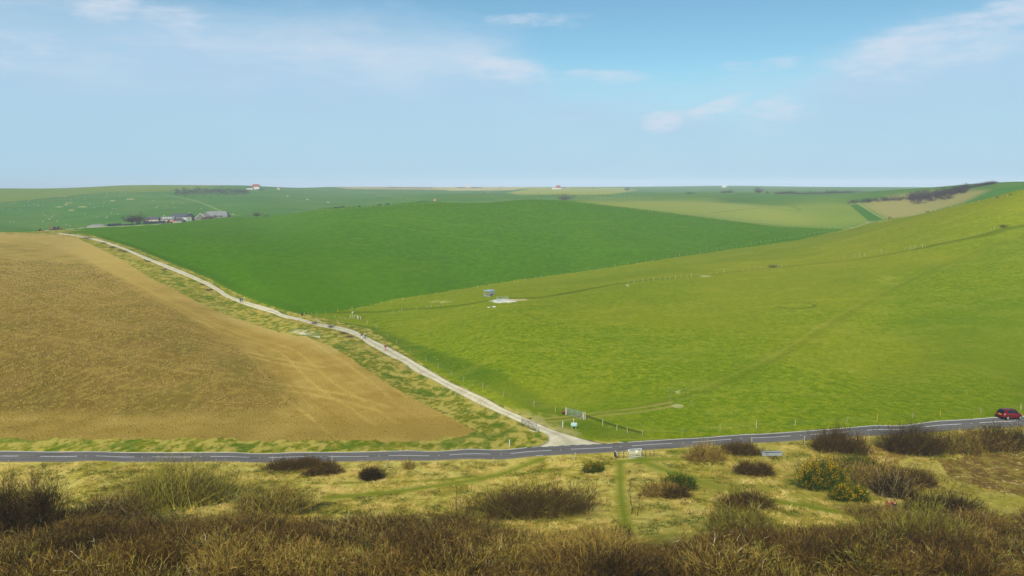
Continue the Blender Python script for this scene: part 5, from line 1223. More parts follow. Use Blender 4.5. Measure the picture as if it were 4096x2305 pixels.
def patch(nm, pts, mat, par, out=.012, thick=.012):
    c = sum((Vector(p) for p in pts), Vector()) / len(pts); n_ = (Vector(pts[1]) - Vector(pts[0])).cross(Vector(pts[2]) - Vector(pts[0])).normalized()
    if n_.dot(c - Vector((0, 0, .7))) < 0: n_ = -n_
    k = len(pts); a_ = [tuple(Vector(p) + n_ * out) for p in pts]; b_ = [tuple(Vector(p) - n_ * thick) for p in pts]
    mb = MB(); mb.poly(a_ + b_, [tuple(range(k)), tuple(reversed(range(k, 2 * k)))] + [(i, (i + 1) % k, k + (i + 1) % k, k + i) for i in range(k)]); return mb.build(nm, mat, par)
for sd_ in (1, -1):
    patch('side_window', [car_pt(1.55, 3.2, sd_), car_pt(3.35, 3.15, sd_), car_pt(3.35, 4.15, sd_), car_pt(1.75, 4.1, sd_)], M_GLASS, car, .014, .03)
    patch('side_window', [car_pt(3.45, 3.15, sd_), car_pt(5.75, 3.2, sd_), car_pt(5.2, 4.05, sd_), car_pt(3.45, 4.15, sd_)], M_GLASS, car, .014, .03)
    patch('tail_lamp', [car_pt(.05, 2.55, sd_), car_pt(.8, 2.65, sd_), car_pt(.5, 3.15, sd_), car_pt(.05, 3.1, sd_)], M_LAMP, car, .03, .02)
    patch('tail_lamp_reflector', [car_pt(.15, 2.5, sd_), car_pt(.6, 2.55, sd_), car_pt(.5, 2.75, sd_), car_pt(.15, 2.75, sd_)], M_CLEAR, car, .036, .01)
    patch('headlight', [car_pt(8.2, 2.7, sd_), car_pt(9.3, 2.6, sd_), car_pt(9.3, 3.2, sd_), car_pt(8.3, 3.3, sd_)], M_CLEAR, car, .02, .03)
    mb = MB(); mb.box((.78, -sd_ * .95, .98), (.12, .18, .12)); mb.build('wing_mirror', M_CAR, car, bevel=.03)
    mb = MB(); mb.box((-.05, -sd_ * .875, .82), (.16, .03, .03)); mb.build('door_handle', M_CAR, car, bevel=.008)
rw = [(-1.85, -.60, .98), (-1.85, .60, .98), (-1.50, .47, 1.37), (-1.50, -.47, 1.37)]
patch('rear_window', rw, M_GLASS, car, .05, .03)
patch('windscreen', [(1.10, -.62, .98), (1.10, .62, .98), (.52, .52, 1.42), (.52, -.52, 1.42)], M_GLASS, car, .05, .03)
mb = MB(); mb.box((-1.42, 0, 1.44), (.22, 1.0, .03)); mb.build('spoiler', M_CAR, car, bevel=.01)
mb = MB(); mb.box((-1.925, 0, .74), (.03, .52, .12)); mb.build('number_plate', M_PLATE, car)
mb = MB(); mb.box((-1.9, 0, .33), (.1, 1.3, .12)); mb.build('rear_bumper_trim', M_BLK, car, bevel=.02)
for x in (-1.22, 1.25):
    for sd_ in (1, -1):
        w_ = empty('wheel', (0, 0, 0)); w_.parent = car; w_.location = (x, -sd_ * .79, .30)
        mb = MB(); mb.lathe((0, 0, 0), [(.20, -.09), (.29, -.1), (.305, -.06), (.305, .06), (.29, .1), (.20, .09)], 28, 'y'); mb.build('tyre', M_RUB, w_, smooth=True)
        mb = MB(); mb.lathe((0, -sd_ * .06, 0), [(.02, -.02), (.20, -.02), (.205, .02), (.02, .02)], 24, 'y'); mb.build('rim_back', M_BLK, w_)
        mb = MB()
        for k in range(5):
            an = k * 2 * math.pi / 5; mb.bar((0, -sd_ * .095, 0), (math.cos(an) * .19, -sd_ * .09, math.sin(an) * .19), .032, 5)
        mb.lathe((0, -sd_ * .09, 0), [(.185, -.02), (.21, -.02), (.21, .02), (.185, .02)], 24, 'y'); mb.build('rim', M_RIM, w_)
        mb = MB(); mb.lathe((x, -sd_ * .845, .32), [(.30, -.02), (.345, -.02), (.345, .02), (.30, .02)], 28, 'y'); mb.build('wheel_arch', M_BLK, car)
# cat's eyes between the dashes
ME_EYE = MB().box((0, 0, .02), (.16, .12, .04)).mesh('road_stud', M_WHITE, bevel=.01)
for x in (345, 569, 805, 1040, 1282, 1516, 1755, 2004, 2243, 2482, 2733, 2965, 3202, 3886):
    p = sub(WC, wc_at(x), wc_at(x) + 1)[0]; o = link_mesh('road_stud', ME_EYE, None, (p[0], p[1], float(zat(p[0], p[1])) + .05)); tag(o, 'small white reflective stud set in the middle of the road between dashes', 'road stud', 'studs along the centre of the road')

# ------------------------------------------------------------------ logs and brash
M_LOG = plain('cut_wood', '#a8926a', .9, var=.25); r = np.random.default_rng(31)
for q, (px, py, L_, an, lb) in enumerate(((3660,1859,2.2,0,'long pale cut log lying on the brown cleared ground right of the gorse clump'),(3405,1832,2.4,.2,'grey cut branches stacked below the large purple-brown bush'),(3975,1875,1.6,.3,'pale broken branch lying on the brown cleared ground at the right'))):
    p = hit(px, py, 80); mb = MB(); mb.bar((-L_/2 * math.cos(an), -L_/2 * math.sin(an), .08), (L_/2 * math.cos(an), L_/2 * math.sin(an), .1), .07, 8, .05); o = mb.build('log', M_LOG); o.location = p; tag(o, lb, 'log')
nb = 2600; px_ = r.uniform(3420, 4096, nb); py_ = r.uniform(1810, 1985, nb); P0 = []
for a_, b_ in zip(px_, py_):
    if b_ > 1830 - (a_ - 3700) * .02 and a_ > 3640 + (b_ - 1830) * .5: h_ = hit(a_, b_, 60); P0.append(h_)
P0 = np.array(P0); k = len(P0)
v, f, t = ribbons(P0 + [0, 0, .06], r.normal(size=(k, 3)) * [1, 1, .15], r.uniform(.2, .9, k), r.uniform(.03, .08, k), np.zeros((k, 3)), r.choice([.2, .42, .3, .55, .9], k), 1, r)
tag(link_mesh('woody_litter', mesh_np('woody_litter', v, f, M_SCRUB, t)), 'chips and broken twigs scattered over the cleared brown ground on the right', kind='stuff')
# ------------------------------------------------------------------ buildings
def M_(n_, h, v=.12, sc=1.5): return plain(n_, h, .85, var=v, sc=sc)
SLATE, TILE, FLINT, RENDER, CORR, TEAL = M_('slate_roof', '#4d5058'), M_('red_tile', '#8c5342'), M_('flint_wall', '#9a917c'), M_('white_render', '#c3c0b6', .05), M_('corrugated_sheet', '#6f7270'), M_('teal_door', '#2a8f84', .05)
PANE = plain('window_glass', '#20282e', .1, spec=.6, var=.02); BRICK = M_('brick', '#a5603c')
def house(name, label, cat, px, Y, L, W, H, RH, rz, wall, roof, over=.3, wins=(), door=None, chim=(), sky=(), hip=0.0, lean=None):
    a, _ = at_of(px, 860); x = float(a * Y); c = (x, Y, float(zat(x, Y))); root = empty(name, c, rz); tag(root, label, cat)
    mb = MB(); b = -1.2
    mb.poly([(-L/2,-W/2,b),(L/2,-W/2,b),(L/2,W/2,b),(-L/2,W/2,b),(-L/2,-W/2,H),(L/2,-W/2,H),(L/2,W/2,H),(-L/2,W/2,H),(-L/2,0,H+RH*(.02 if hip else .97)),(L/2,0,H+RH*(.02 if hip else .97))],
            [(0,1,5,4),(2,3,7,6),(1,2,6,9,5),(3,0,4,8,7),(0,3,2,1),(4,5,9,8),(8,9,6,7)]); mb.build('wall', wall, root)
    mb = MB(); o = over; t = .18; e = L/2 + o; w_ = W/2 + o; ze = H - RH * o / (W/2); hx = hip
    up = [(-e,-w_,ze),(e,-w_,ze),(e,w_,ze),(-e,w_,ze),(-e+hx,0,H+RH),(e-hx,0,H+RH)]
    lo = [(p[0], p[1], p[2] + t) for p in up]
    mb.poly(up + lo, [(0,1,5,4),(2,3,4,5),(6,7,11,10),(8,9,10,11),(0,1,7,6),(2,3,9,8),(1,2,8,7),(3,0,6,9),(1,5,2),(3,4,0),(7,8,11),(9,6,10)]); ro = mb.build('roof', roof, root)
    for (xx, zz) in chim: mb = MB(); mb.box((xx, 0, H + RH + .5), (.9, .7, 1.6)); mb.box((xx, 0, H + RH + 1.35), (1.05, .85, .15)); mb.build('chimney', BRICK, ro)
    for xx in wins: f_ = MB().box((xx, -W/2 - .03, H * .58), (1.1, .08, 1.2)).build('window', RENDER, root); MB().box((xx, -W/2 - .075, H * .58), (.9, .03, 1.0)).build('pane', PANE, f_)
    if door: MB().box((door[0], -W/2 - .05, door[2] / 2), (door[1], .1, door[2])).build('door', door[3], root)
    for xx in sky: MB().box((xx, -W * .25, H + RH * .5 + .22), (1.2, W * .3, .06), Matrix.Rotation(math.atan2(RH, W/2), 3, 'X')).build('skylight', RENDER, ro)
    return root
house('farm_cottage', 'slate-roofed farm cottage with a brick chimney behind the black bales', 'house', 611, 800, 12.5, 6, 3.6, 2.2, .05, M_('cream_wall', '#cdbb95'), SLATE, wins=(-4, 0, 4), chim=((-.5, 0),))
house('long_shed', 'long low farm shed with a row of pale skylights', 'barn', 672, 815, 14, 8, 3.2, 2.4, .05, FLINT, CORR, sky=(-4, -1.5, 1, 3.5), wins=(-3,))
house('stone_outbuilding', 'small gabled flint outbuilding in front of the long slate barn', 'barn', 716, 775, 9, 9, 2.0, 2.6, math.radians(88), FLINT, CORR, door=(0, 1.2, 1.8, M_('grey_door', '#8b9296')))
house('slate_barn', 'long slate-roofed farm barn with white lower wall, left of the teal door', 'barn', 726, 830, 17, 8, 4.4, 3.2, .05, RENDER, SLATE, wins=(-5,))
house('flint_gable_barn', 'flint barn gable with a tall teal door and dark roof', 'barn', 761, 812, 9, 5.4, 4.6, 2.4, math.radians(92), FLINT, SLATE)
rt = house('open_barn', 'large barn with a bright white gable edge on the right of the farm', 'barn', 815, 815, 12, 13, 1.6, 4.4, math.radians(80), M_('drab_boarding', '#7b7362'), M_('dull_sheet', '#8a8778', .1))  # walls in one even grey-brown, roof in a dull sheet grey
house('grey_long_barn', 'very long grey sheet-roofed barn at the right end of the farm', 'barn', 868, 840, 25, 12, 2.6, 4.2, .04, M_('grey_boarding', '#83817a'), M_('grey_sheet', '#7d807c', .1), hip=3.0)
a, _ = at_of(763, 870); x = float(a * 806.5); MB().box((0, 0, 0), (1.6, .2, 3.0)).build('x', TEAL); o = bpy.data.objects['x']; o.name = 'barn_door'; fb = bpy.data.objects['flint_gable_barn']; o.parent = fb; o.location = (-4.62, 0, 2.0); o.rotation_euler = (0, 0, math.pi / 2)
MB().box((-4.62, 0, 5.4), (.2, .9, .9)).build('hatch', M_('red_hatch', '#a33a30'), fb)
mb = MB(); mb.bar((-6.3, -6.9, .9), (-6.3, 0, 6.35), .22, 4); mb.bar((-6.3, 0, 6.35), (-6.3, 6.9, .9), .22, 4); mb.build('barge_board', M_('white_board', '#d8d8d0', .04), rt)
mb = MB(); mb.prism([(-5.6 * math.cos(t_), 3.1 * math.sin(t_)) for t_ in np.linspace(0, math.pi, 12)], -4, 4); a, _ = at_of(832, 870); o = mb.build('arched_shed', M_('dark_tin', '#4a3f36')); o.location = (float(a * 800), 800, float(zat(a * 800, 800)) - .5); tag(o, 'low arched dark tin shed in front of the very long grey barn', 'shed')
house('red_roof_barn', 'big barn with red tiled roof and white wall on the skyline beside the dark wood', 'barn', 1029, 1800, 17, 9, 6, 5.5, .0, RENDER, TILE, hip=2.0)
house('white_lean_to', 'low white outbuilding just left of the red-roofed skyline barn', 'shed', 1005, 1780, 14, 7, 3.0, 2, .0, RENDER, SLATE)
MB().box((0, 0, 1.0), (17, .6, 3.0)).build('boundary_wall', M_('dark_wall', '#33404e')); o = bpy.data.objects['boundary_wall']; a, _ = at_of(1042, 750); o.location = (float(a * 1770), 1770, float(zat(a * 1770, 1770))); tag(o, 'dark blue-grey wall at the foot of the red-roofed skyline barn', 'wall')
house('small_cottage', 'tiny white cottage with a red roof alone on the skyline', 'house', 1118, 1900, 5.5, 5, 3.0, 2.2, .1, RENDER, TILE, wins=(0,))
house('white_house', 'white two-storey house between dark trees on the far centre skyline', 'house', 1875, 2600, 15, 8, 6.5, 2.5, .0, RENDER, M_('pale_roof', '#b5b3ac'), wins=(-5, 0, 5), chim=((-5, 0),))
house('red_roof_house', 'white house with a tall red roof on the skyline above the pale yellow hill', 'house', 2232, 2300, 15, 9, 4.0, 7.0, .05, RENDER, TILE, wins=(-3, 3), hip=3)
house('white_lean_to', 'long low white outbuilding left of the red-roofed house above the pale yellow hill', 'shed', 2216, 2290, 14, 6, 3.0, 1.5, .05, RENDER, M_('pale_sheet', '#b9b7ae'))
house('grey_outbuilding', 'small grey outbuilding right of the red-roofed house above the pale yellow hill', 'shed', 2254, 2310, 10, 6, 3.0, 2.0, .0, FLINT, SLATE)
house('white_barn', 'isolated white barn on the far hazy hillside right of centre', 'barn', 2892, 2900, 15, 8, 5.0, 2.5, .0, RENDER, RENDER)
for (px, py, lb) in ((1739,804,'small orange feeder beyond the fence above the green field, left of centre'),(1953,772,'small orange feeder on the hazy slope above the green field')):
    p = hit(px, py, 850); mb = MB(); mb.box((0, 0, 1.0), (3.4, 2, 2.2)); mb.prism([(-1.9, 2.1), (0, 2.9), (1.9, 2.1)], -1.1, 1.1); o = mb.build('cattle_feeder', M_('rust_orange', '#b98a6a')); o.location = p; tag(o, lb, 'feeder')

# ------------------------------------------------------------------ bales and machines
M_WRAP = plain('black_bale_wrap', '#0d1220', .28, 0, .6, var=.1, sc=2)
mb = MB(); mb.lathe((0, 0, .62), [(.50, -.62), (.62, -.54), (.645, -.2), (.645, .2), (.62, .54), (.50, .62)], 16, 'y'); ME_BALE = mb.mesh('silage_bale', M_WRAP, smooth=True)
trackY = lambda px: 775.0
def bales(x0, x1, tiers, lab, grp, Y):
    n_ = int((x1 - x0) / 3186 * Y / 1.36)
    for tr in range(tiers):
        for k in range(n_ - (tr > 0)):
            px = x0 + (k + .5 + .5 * (tr % 2)) * 1.36 * 3186 / Y; a, _ = at_of(px, 890); x = float(a * Y)
            o = link_mesh('silage_bale', ME_BALE, None, (x, Y + r.normal() * .1, float(zat(x, Y)) + tr * 1.12)); o.rotation_euler = (0, 0, r.normal() * .05); tag(o, lab, 'silage bale', grp)
r = np.random.default_rng(8)
bales(428, 488, 2, 'black-wrapped silage bale in the left-hand stack beside the farm track', 'black bales in the left stack', 745)
bales(489, 540, 1, 'black-wrapped silage bale in the low middle row beside the farm track', 'black bales in the low middle row', 750)
bales(541, 567, 2, 'black-wrapped silage bale in the short stack in the middle of the rows', 'black bales in the short middle stack', 752)
bales(573, 667, 2, 'black-wrapped silage bale in the long right-hand stack in front of the cottage', 'black bales in the long right stack', 756)
def tractor(name, label, px, Y, rz, mat, sc=1.0, arm=False):
    a, _ = at_of(px, 900); x = float(a * Y); root = empty(name, (x, Y, float(zat(x, Y))), rz); root.scale = (sc,) * 3; tag(root, label, 'tractor')
    mb = MB(); mb.box((.9, 0, 1.15), (1.9, .8, .75)); mb.box((-.2, 0, .95), (1.4, 1.0, .5)); mb.build('bonnet', mat, root, bevel=.08)
    mb = MB()
    for sx in (-.95, .1):
        for sy in (-.6, .6): mb.bar((sx, sy, 1.3), (sx * .85, sy * .9, 2.5), .05)
    mb.box((-.4, 0, 2.55), (1.3, 1.35, .1)); mb.build('cab', M_BLK, root)
    MB().box((-.4, 0, 1.9), (.95, 1.1, 1.1)).build('cab_glass', PANE, root)
    for (xx, rr) in ((-.9, .85), (1.4, .5)):
        for sy in (-.8, .8): mb = MB(); mb.lathe((xx, sy, rr), [(rr * .5, -.2), (rr * .9, -.22), (rr, -.15), (rr, .15), (rr * .9, .22), (rr * .5, .2)], 18, 'y'); mb.build('wheel', M_RUB, root)
    if arm: mb = MB(); mb.bar((1.6, .4, 1.0), (3.2, .4, 2.4), .12); mb.bar((1.6, -.4, 1.0), (3.2, -.4, 2.4), .12); mb.box((3.4, 0, 2.4), (.5, 1.8, .8)); mb.build('loader', mat, root)
    return root
RED = plain('red_machine_paint', '#b3281c', .5, var=.15); ORG = plain('orange_machine_paint', '#b5482a', .6, var=.25)
tractor('tractor', 'bright red tractor parked at the right end of the black bale stack', 678, 757, math.radians(10), RED, 1.25, True)
tractor('tractor', 'rusty orange tractor with raised loader among machinery at the far left', 214, 690, math.radians(175), ORG, 1.15, True)
tractor('tractor', 'orange-red tractor behind the rusty one at the far left', 236, 692, math.radians(5), RED, 1.1)
tractor('tractor', 'small red tractor at the far left beside white sheeting', 161, 690, math.radians(20), RED, .95)
a, _ = at_of(209, 915); x = float(a * 684); root = empty('trailer', (x, 684, float(zat(x, 684))), 0); tag(root, 'low dark blue trailer in front of the rusty tractor at the far left', 'trailer')
mb = MB(); mb.box((0, 0, .9), (3.6, 1.8, .5)); mb.build('trailer_bed', plain('blue_steel', '#2b3a55', .6), root)
for sx in (-.7, .7):
    for sy in (-.9, .9): mb = MB(); mb.lathe((sx, sy, .4), [(.2, -.1), (.4, -.1), (.4, .1), (.2, .1)], 14, 'y'); mb.build('wheel', M_RUB, root)
def heap(name, label, cat, px, Y, L, W, H, mat, seed=1):
    r_ = np.random.default_rng(seed); a, _ = at_of(px, 905); x0_ = float(a * Y); V_, F_ = [], []; nx, ny = 24, 10
    for i in range(nx + 1):
        for j in range(ny + 1):
            u, w_ = i / nx * 2 - 1, j / ny * 2 - 1; x = x0_ + u * L / 2; y = Y + w_ * W / 2
            e = max(0, 1 - max(abs(u) ** 3, abs(w_) ** 2)); V_.append((x, y, float(zat(x, y)) - .1 + (H * e ** .6) * (.6 + .5 * r_.random())))
    for i in range(nx):
        for j in range(ny): b = i * (ny + 1) + j; F_.append((b, b + ny + 1, b + ny + 2, b + 1))
    return tag(link_mesh(name, mesh_np(name, V_, F_, mat)), label, cat)
heap('rubble_heap', 'long pale grey heap of rubble left of the black bale stacks', 'heap', 388, 735, 18, 5, 2.6, plain('rubble', '#85857f', .95, var=.3, sc=1.5), 2)
heap('plastic_sheeting', 'strip of pale sheeting on the ground at the far left of the farmyard', 'sheeting', 121, 690, 10, 3, .9, plain('pale_plastic', '#b7c3c9', .5, var=.1), 3)
heap('stone_pile', 'low pile of pale stones between the two groups of red machinery at far left', 'heap', 184, 695, 5, 2, .8, plain('pale_stones', '#a3a89f', .95, var=.25), 4)

# ------------------------------------------------------------------ distant bushes and woods
def crown(c0, rx, ry, h, n_, r_, size, base=.12, wind=0.0):
    th = r_.uniform(0, 6.283, n_); z = r_.uniform(-.2, 1, n_); s = np.sqrt(np.clip(1 - z * z, 0, 1)); k = r_.uniform(.35, 1.0, n_) * (1 + .25 * np.sin(th * 3 + c0[0]) + .2 * np.sin(z * 7 + th * 2))
    p = np.stack([np.cos(th) * s * rx * k, np.sin(th) * s * ry * k, base * h + (z * .5 + .35) * h * k * .95], 1); p[:, 0] += wind * p[:, 2]
    d = p / (np.linalg.norm(p, axis=1)[:, None] + 1e-6) + r_.normal(size=(n_, 3)) * .7
    return ribbons(p, d, np.full(n_, size) * r_.uniform(.6, 1.4, n_), np.full(n_, size * .28), np.zeros((n_, 3)), np.clip(r_.normal(.42, .2, n_), 0, 1), 1, r_)
def tree_proto(seed, w_, h, wind, n_=420, tone=None):
    r_ = np.random.default_rng(seed); v, f, t = crown((seed, 0), w_ / 2, w_ / 2.4, h, n_, r_, h * .16, wind=wind)
    if tone is not None: t = np.clip(t * .3 + tone, 0, 1)
    mc = mesh_np('crown', v, f, M_FARW, t)
    mb = MB(); mb.bar((0, 0, -.5), (wind * h * .25, 0, h * .45), h * .045, 6, h * .02)
    for k in range(4): an = k * 1.6 + seed; mb.bar((wind * h * .12, 0, h * .2), (math.cos(an) * w_ * .25 + wind * h * .4, math.sin(an) * w_ * .2, h * .65), h * .02, 5, h * .008)
    mt = mb.mesh('trunk', M_FARW); at = mt.attributes.new('tone', 'FLOAT', 'POINT'); at.data.foreach_set('value', np.full(len(mt.vertices), .3, np.float32))
    return mc, mt
PT = [tree_proto(1, 7, 4.2, .0), tree_proto(2, 9, 5, .2), tree_proto(3, 6, 3.4, -.1), tree_proto(4, 11, 5.0, .6, 1300)]
def tree(px, py, wpx, label, group=None, Y=None, ymin=600, pt=0, name='thorn_tree', rise=1.0, cat='tree', ymax=9000):
    p = hit(px, py, ymin, ymax) if Y is None else at_px(px, py, Y); base_w = (7, 9, 6, 11)[pt]; s_ = wpx * p[1] / F_PX / base_w
    root = empty(name, p, random.uniform(-.3, .3)); root.scale = (s_, s_, s_ * rise); tag(root, label, cat, group)
    link_mesh('crown', PT[pt][0], root); link_mesh('trunk', PT[pt][1], root); return root
tree(528, 897, 78, 'big windswept bare tree leaning right at the left end of the farm', Y=785, pt=3, rise=1.1)
tree(585, 894, 34, 'dark evergreen bush between the windswept tree and the cottage', Y=770, pt=0, name='farm_bush', cat='bush')
tree(641, 888, 16, 'small bare tree in front of the skylight shed', Y=770, pt=2, rise=1.4)
tree(862, 873, 20, 'small rounded bare tree against the long grey barn, the left of two', Y=770, pt=0, rise=1.2)
tree(884, 872, 16, 'small rounded bare tree against the long grey barn, the right of two', Y=772, pt=2, rise=1.2)
tree(1027, 862, 34, 'small brown bush at the left end of the far green field edge', Y=735, pt=0, name='thorn_bush', cat='bush')
tree(1066, 860, 26, 'low brown bramble on the far edge of the green field', Y=730, pt=2, name='thorn_bush', rise=.5, cat='bush')
tree(2257, 793, 66, 'dark rounded thicket beyond the top of the green field', Y=1100, pt=1, rise=.75, name='thorn_bush', cat='bush')
tree(3033, 778, 38, 'rounded bare tree on the far slope, tallest of the hedge line', Y=1250, pt=0, rise=1.2)
tree(3070, 778, 16, 'small bare tree right of the tallest rounded tree on the hedge line', Y=1260, pt=2, rise=1.2)
tree(2893, 783, 30, 'flat-topped bare thorn on the far slope left of the hedge line, the left of two', Y=1300, pt=1, rise=.8)
tree(2918, 781, 32, 'flat-topped bare thorn on the far slope left of the hedge line, the right of two', Y=1300, pt=0, rise=.8)
tree(2755, 787, 34, 'low brown thorn clump left along the far slope', Y=1300, pt=1, rise=.5)
tree(2508, 758, 26, 'hazy thorn clump on the far valley side right of the pale yellow hill', Y=2100, pt=0, rise=.9)
tree(3797, 778, 34, 'dark bush standing alone below the hillside wood', ymin=600, Y=760, pt=1, rise=.9, name='thorn_bush', cat='bush')
tree(3560, 874, 14, 'pale round bush at the foot of the white valley fence', Y=640, pt=2, rise=1.4, name='thorn_bush', cat='bush')
tree(3621, 858, 7, 'tiny dark bush on the brown slope edge near the valley floor', Y=650, pt=2, name='thorn_bush', cat='bush')
tree(3780, 812, 6, 'tiny dark bush high on the edge of the brown slope', Y=690, pt=2, name='thorn_bush', cat='bush')
tree(3088, 1072, 44, 'low reddish bramble among the leaning posts in the middle of the pasture', ymin=200, ymax=600, pt=1, rise=.55, name='bramble_bush', cat='bush')
tree(4012, 912, 34, 'dark bush in the broken fence line high on the right of the pasture', ymin=180, ymax=600, pt=1, rise=.8, name='thorn_bush', cat='bush')
for px, py in ((3990, 792), (4040, 782), (3710, 843)): tree(px, py, 18, 'small dark bush beside the fence climbing the right-hand skyline', 'bushes along the skyline fence', Y=None, ymin=250, pt=1, rise=.6, name='thorn_bush', cat='bush', ymax=640)
for px, py, w_ in ((1255,1293,30),(1322,1308,34)): tree(px, py + 6, w_, 'wind-shaped brown bramble on the bank beside the pale rail gate, %s' % ('left of it' if px < 1300 else 'right of it'), ymin=150, pt=1, rise=.9, name='bramble_bush', cat='bush')
for px, py, w_ in ((1375,1334,42),(1402,1347,42)): tree(px, py + 4, w_, 'low brown bramble at the lane edge below the signpost bank', 'brambles at the lane edge', ymin=150, pt=2, rise=.5, name='bramble_bush', cat='bush')
for px, py, w_ in ((590,1056,26),(655,1090,30),(835,1172,40),(812,1150,26),(412,983,26),(450,1003,34),(480,1012,28),(350,965,40),(500,1016,26)): tree(px, py - 8, w_, 'small brown bramble on the lower verge of the upper lane', 'brambles along the upper lane', ymin=200, pt=int(px) % 3, rise=.45, name='bramble_bush', cat='bush')
# hedge line and skyline bushes, each its own bush
r = np.random.default_rng(44)
for px in list(range(3104, 3420, 13)): tree(px, 779 - (px - 3100) * .028, r.uniform(17, 30), 'bare purple-grey bush in the long hedge across the far slope', 'bushes of the far hedge', Y=1240, pt=int(r.integers(0, 3)), rise=r.uniform(.6, 1.0), name='hedge_bush', cat='bush')
for px in list(range(3434, 3600, 12)): tree(px, 756, r.uniform(12, 22), 'hazy bush on the far skyline right of the hedge', 'bushes on the right skyline', Y=1700, pt=int(r.integers(0, 3)), rise=r.uniform(.5, .8), name='hedge_bush', cat='bush')
for px in list(range(1555, 1730, 9)): tree(px, 757 + (px > 1640) * 1, r.uniform(7, 13), 'hazy bush in the low hedge under the distant ploughed strip', 'bushes of the low skyline hedge', Y=2500, pt=int(r.integers(0, 3)), rise=.6, name='hedge_bush', cat='bush')
for px in list(range(1832, 1925, 9)) + [2003, 2006]: tree(px, 749, r.uniform(8, 14), 'dark bush beside the white house on the centre skyline', 'bushes around the white house', Y=2580 if px < 1990 else 2700, pt=int(r.integers(0, 3)), rise=.7, name='hedge_bush', cat='bush')
for px in list(range(2290, 2390, 10)): tree(px, 748, r.uniform(6, 11), 'small dark bush on the skyline right of the red-roofed house', 'bushes right of the red-roofed house', Y=2450, pt=int(r.integers(0, 3)), rise=.6, name='hedge_bush', cat='bush')
for px in range(2945, 3010, 9): tree(px, 780, 8, 'tiny bush in a gap of the far hedge line', 'tiny bushes left of the hedge', Y=1250, pt=2, rise=.6, name='hedge_bush', cat='bush')
# woods that read as one mass
def wood(name, label, line, spread, Y0, Y1, n_, hgt, seed, tone=0.0, dens=70):
    r_ = np.random.default_rng(seed); pr = []
    for k in range(n_):
        u = r_.random(); Yk = Y0 + (Y1 - Y0) * u + r_.normal() * spread; px = np.interp(u, np.linspace(0, 1, len(line)), line) + r_.normal() * 4
        a, _ = at_of(px, 760); x = float(a * Yk); z = float(zat(x, Yk)); h = hgt * r_.uniform(.7, 1.3)
        v, f, t = crown((k, 0), h * .75, h * .75, h, dens, r_, h * .2); pr.append((v + [x, Yk, z], f, np.clip(t * .8 + tone + r_.normal() * .06, 0, 1)))
    v, f, t = join(pr); return tag(link_mesh(name, mesh_np(name, v, f, M_FARW, t)), label, kind='stuff')
wood('hillside_wood', 'dark strip of bare woodland running up the far right hillside', [3400, 3480, 3560, 3640, 3720, 3800, 3860, 3930, 3975], 9, 860, 815, 330, 3.2, 51, -.08)
wood('hillside_wood', 'broad dark top of the bare woodland on the right skyline', [3640, 3700, 3760, 3820, 3870], 28, 850, 810, 320, 4.2, 52, -.14)
wood('distant_wood', 'dark flat wood on the far left hilltop beside the red-roofed barn', [700, 760, 820, 880, 940, 990], 55, 1560, 1600, 320, 4.5, 53, -.05)
HAZE = 1.4e-4
SUN, SKYS, EXPO = 5.0, 0.1, 0.0
wc = lambda h: tuple(c / SKYS / 2 ** EXPO for c in lin(h)[:3]) + (1,)
SKY_TINT = (.80, 1.05, 1.03, 1); VEIL = wc('#b2d1ea'); HORI = wc('#a9d0e4'); CLOUD = wc('#d3dfee')
# ------------------------------------------------------------------ air, sky, sun, camera
HZ = dict(x=9500, y0=-60, y1=8400, z0=-110, z1=75)
mb = MB(); mb.box((0, (HZ['y0'] + HZ['y1']) / 2, (HZ['z0'] + HZ['z1']) / 2), (2 * HZ['x'], HZ['y1'] - HZ['y0'], HZ['z1'] - HZ['z0']))
m_hz = bpy.data.materials.new('air'); m_hz.use_nodes = True
nt = m_hz.node_tree; nt.nodes.clear(); o_ = nt.nodes.new('ShaderNodeOutputMaterial'); pv = nt.nodes.new('ShaderNodeVolumePrincipled')
pv.inputs['Color'].default_value = (.72, .86, 1.0, 1); pv.inputs['Density'].default_value = HAZE; pv.inputs['Anisotropy'].default_value = -.3
nt.links.new(pv.outputs[0], o_.inputs['Volume'])
if HAZE > 0: tag(mb.build('haze', m_hz), kind='stuff')

SUN_AZ, SUN_EL = math.radians(180 + 15), math.radians(37)      # azimuth clockwise from the view direction (+Y)
sd = Vector((math.sin(SUN_AZ) * math.cos(SUN_EL), math.cos(SUN_AZ) * math.cos(SUN_EL), math.sin(SUN_EL)))
L = bpy.data.lights.new('sun', 'SUN'); L.energy = SUN; L.angle = math.radians(.55); L.color = (1.0, .93, .82)
lo = bpy.data.objects.new('sun', L); COL.objects.link(lo); lo.rotation_euler = sd.to_track_quat('Z', 'Y').to_euler(); lo.location = (0, 0, 100)

w = bpy.data.worlds.new('World'); SC.world = w; w.use_nodes = True
g = NT(w); bg = w.node_tree.nodes['Background']
sky = g.add('ShaderNodeTexSky'); sky.sky_type = 'NISHITA'; sky.sun_disc = False; sky.sun_elevation = SUN_EL; sky.sun_rotation = SUN_AZ
sky.air_density = 1.0; sky.dust_density = .3; sky.ozone_density = 2.5; sky.altitude = 200
tc = g.add('ShaderNodeTexCoord').outputs['Generated']
sx = g.add('ShaderNodeSeparateXYZ'); g.put(sx, 0, tc)
X_, Y_, Z_ = sx.outputs
az = g.math('ARCTAN2', X_, Y_); el = g.math('ARCTAN2', Z_, g.math('SQRT', g.math('ADD', g.math('MULTIPLY', X_, X_), g.math('MULTIPLY', Y_, Y_))))
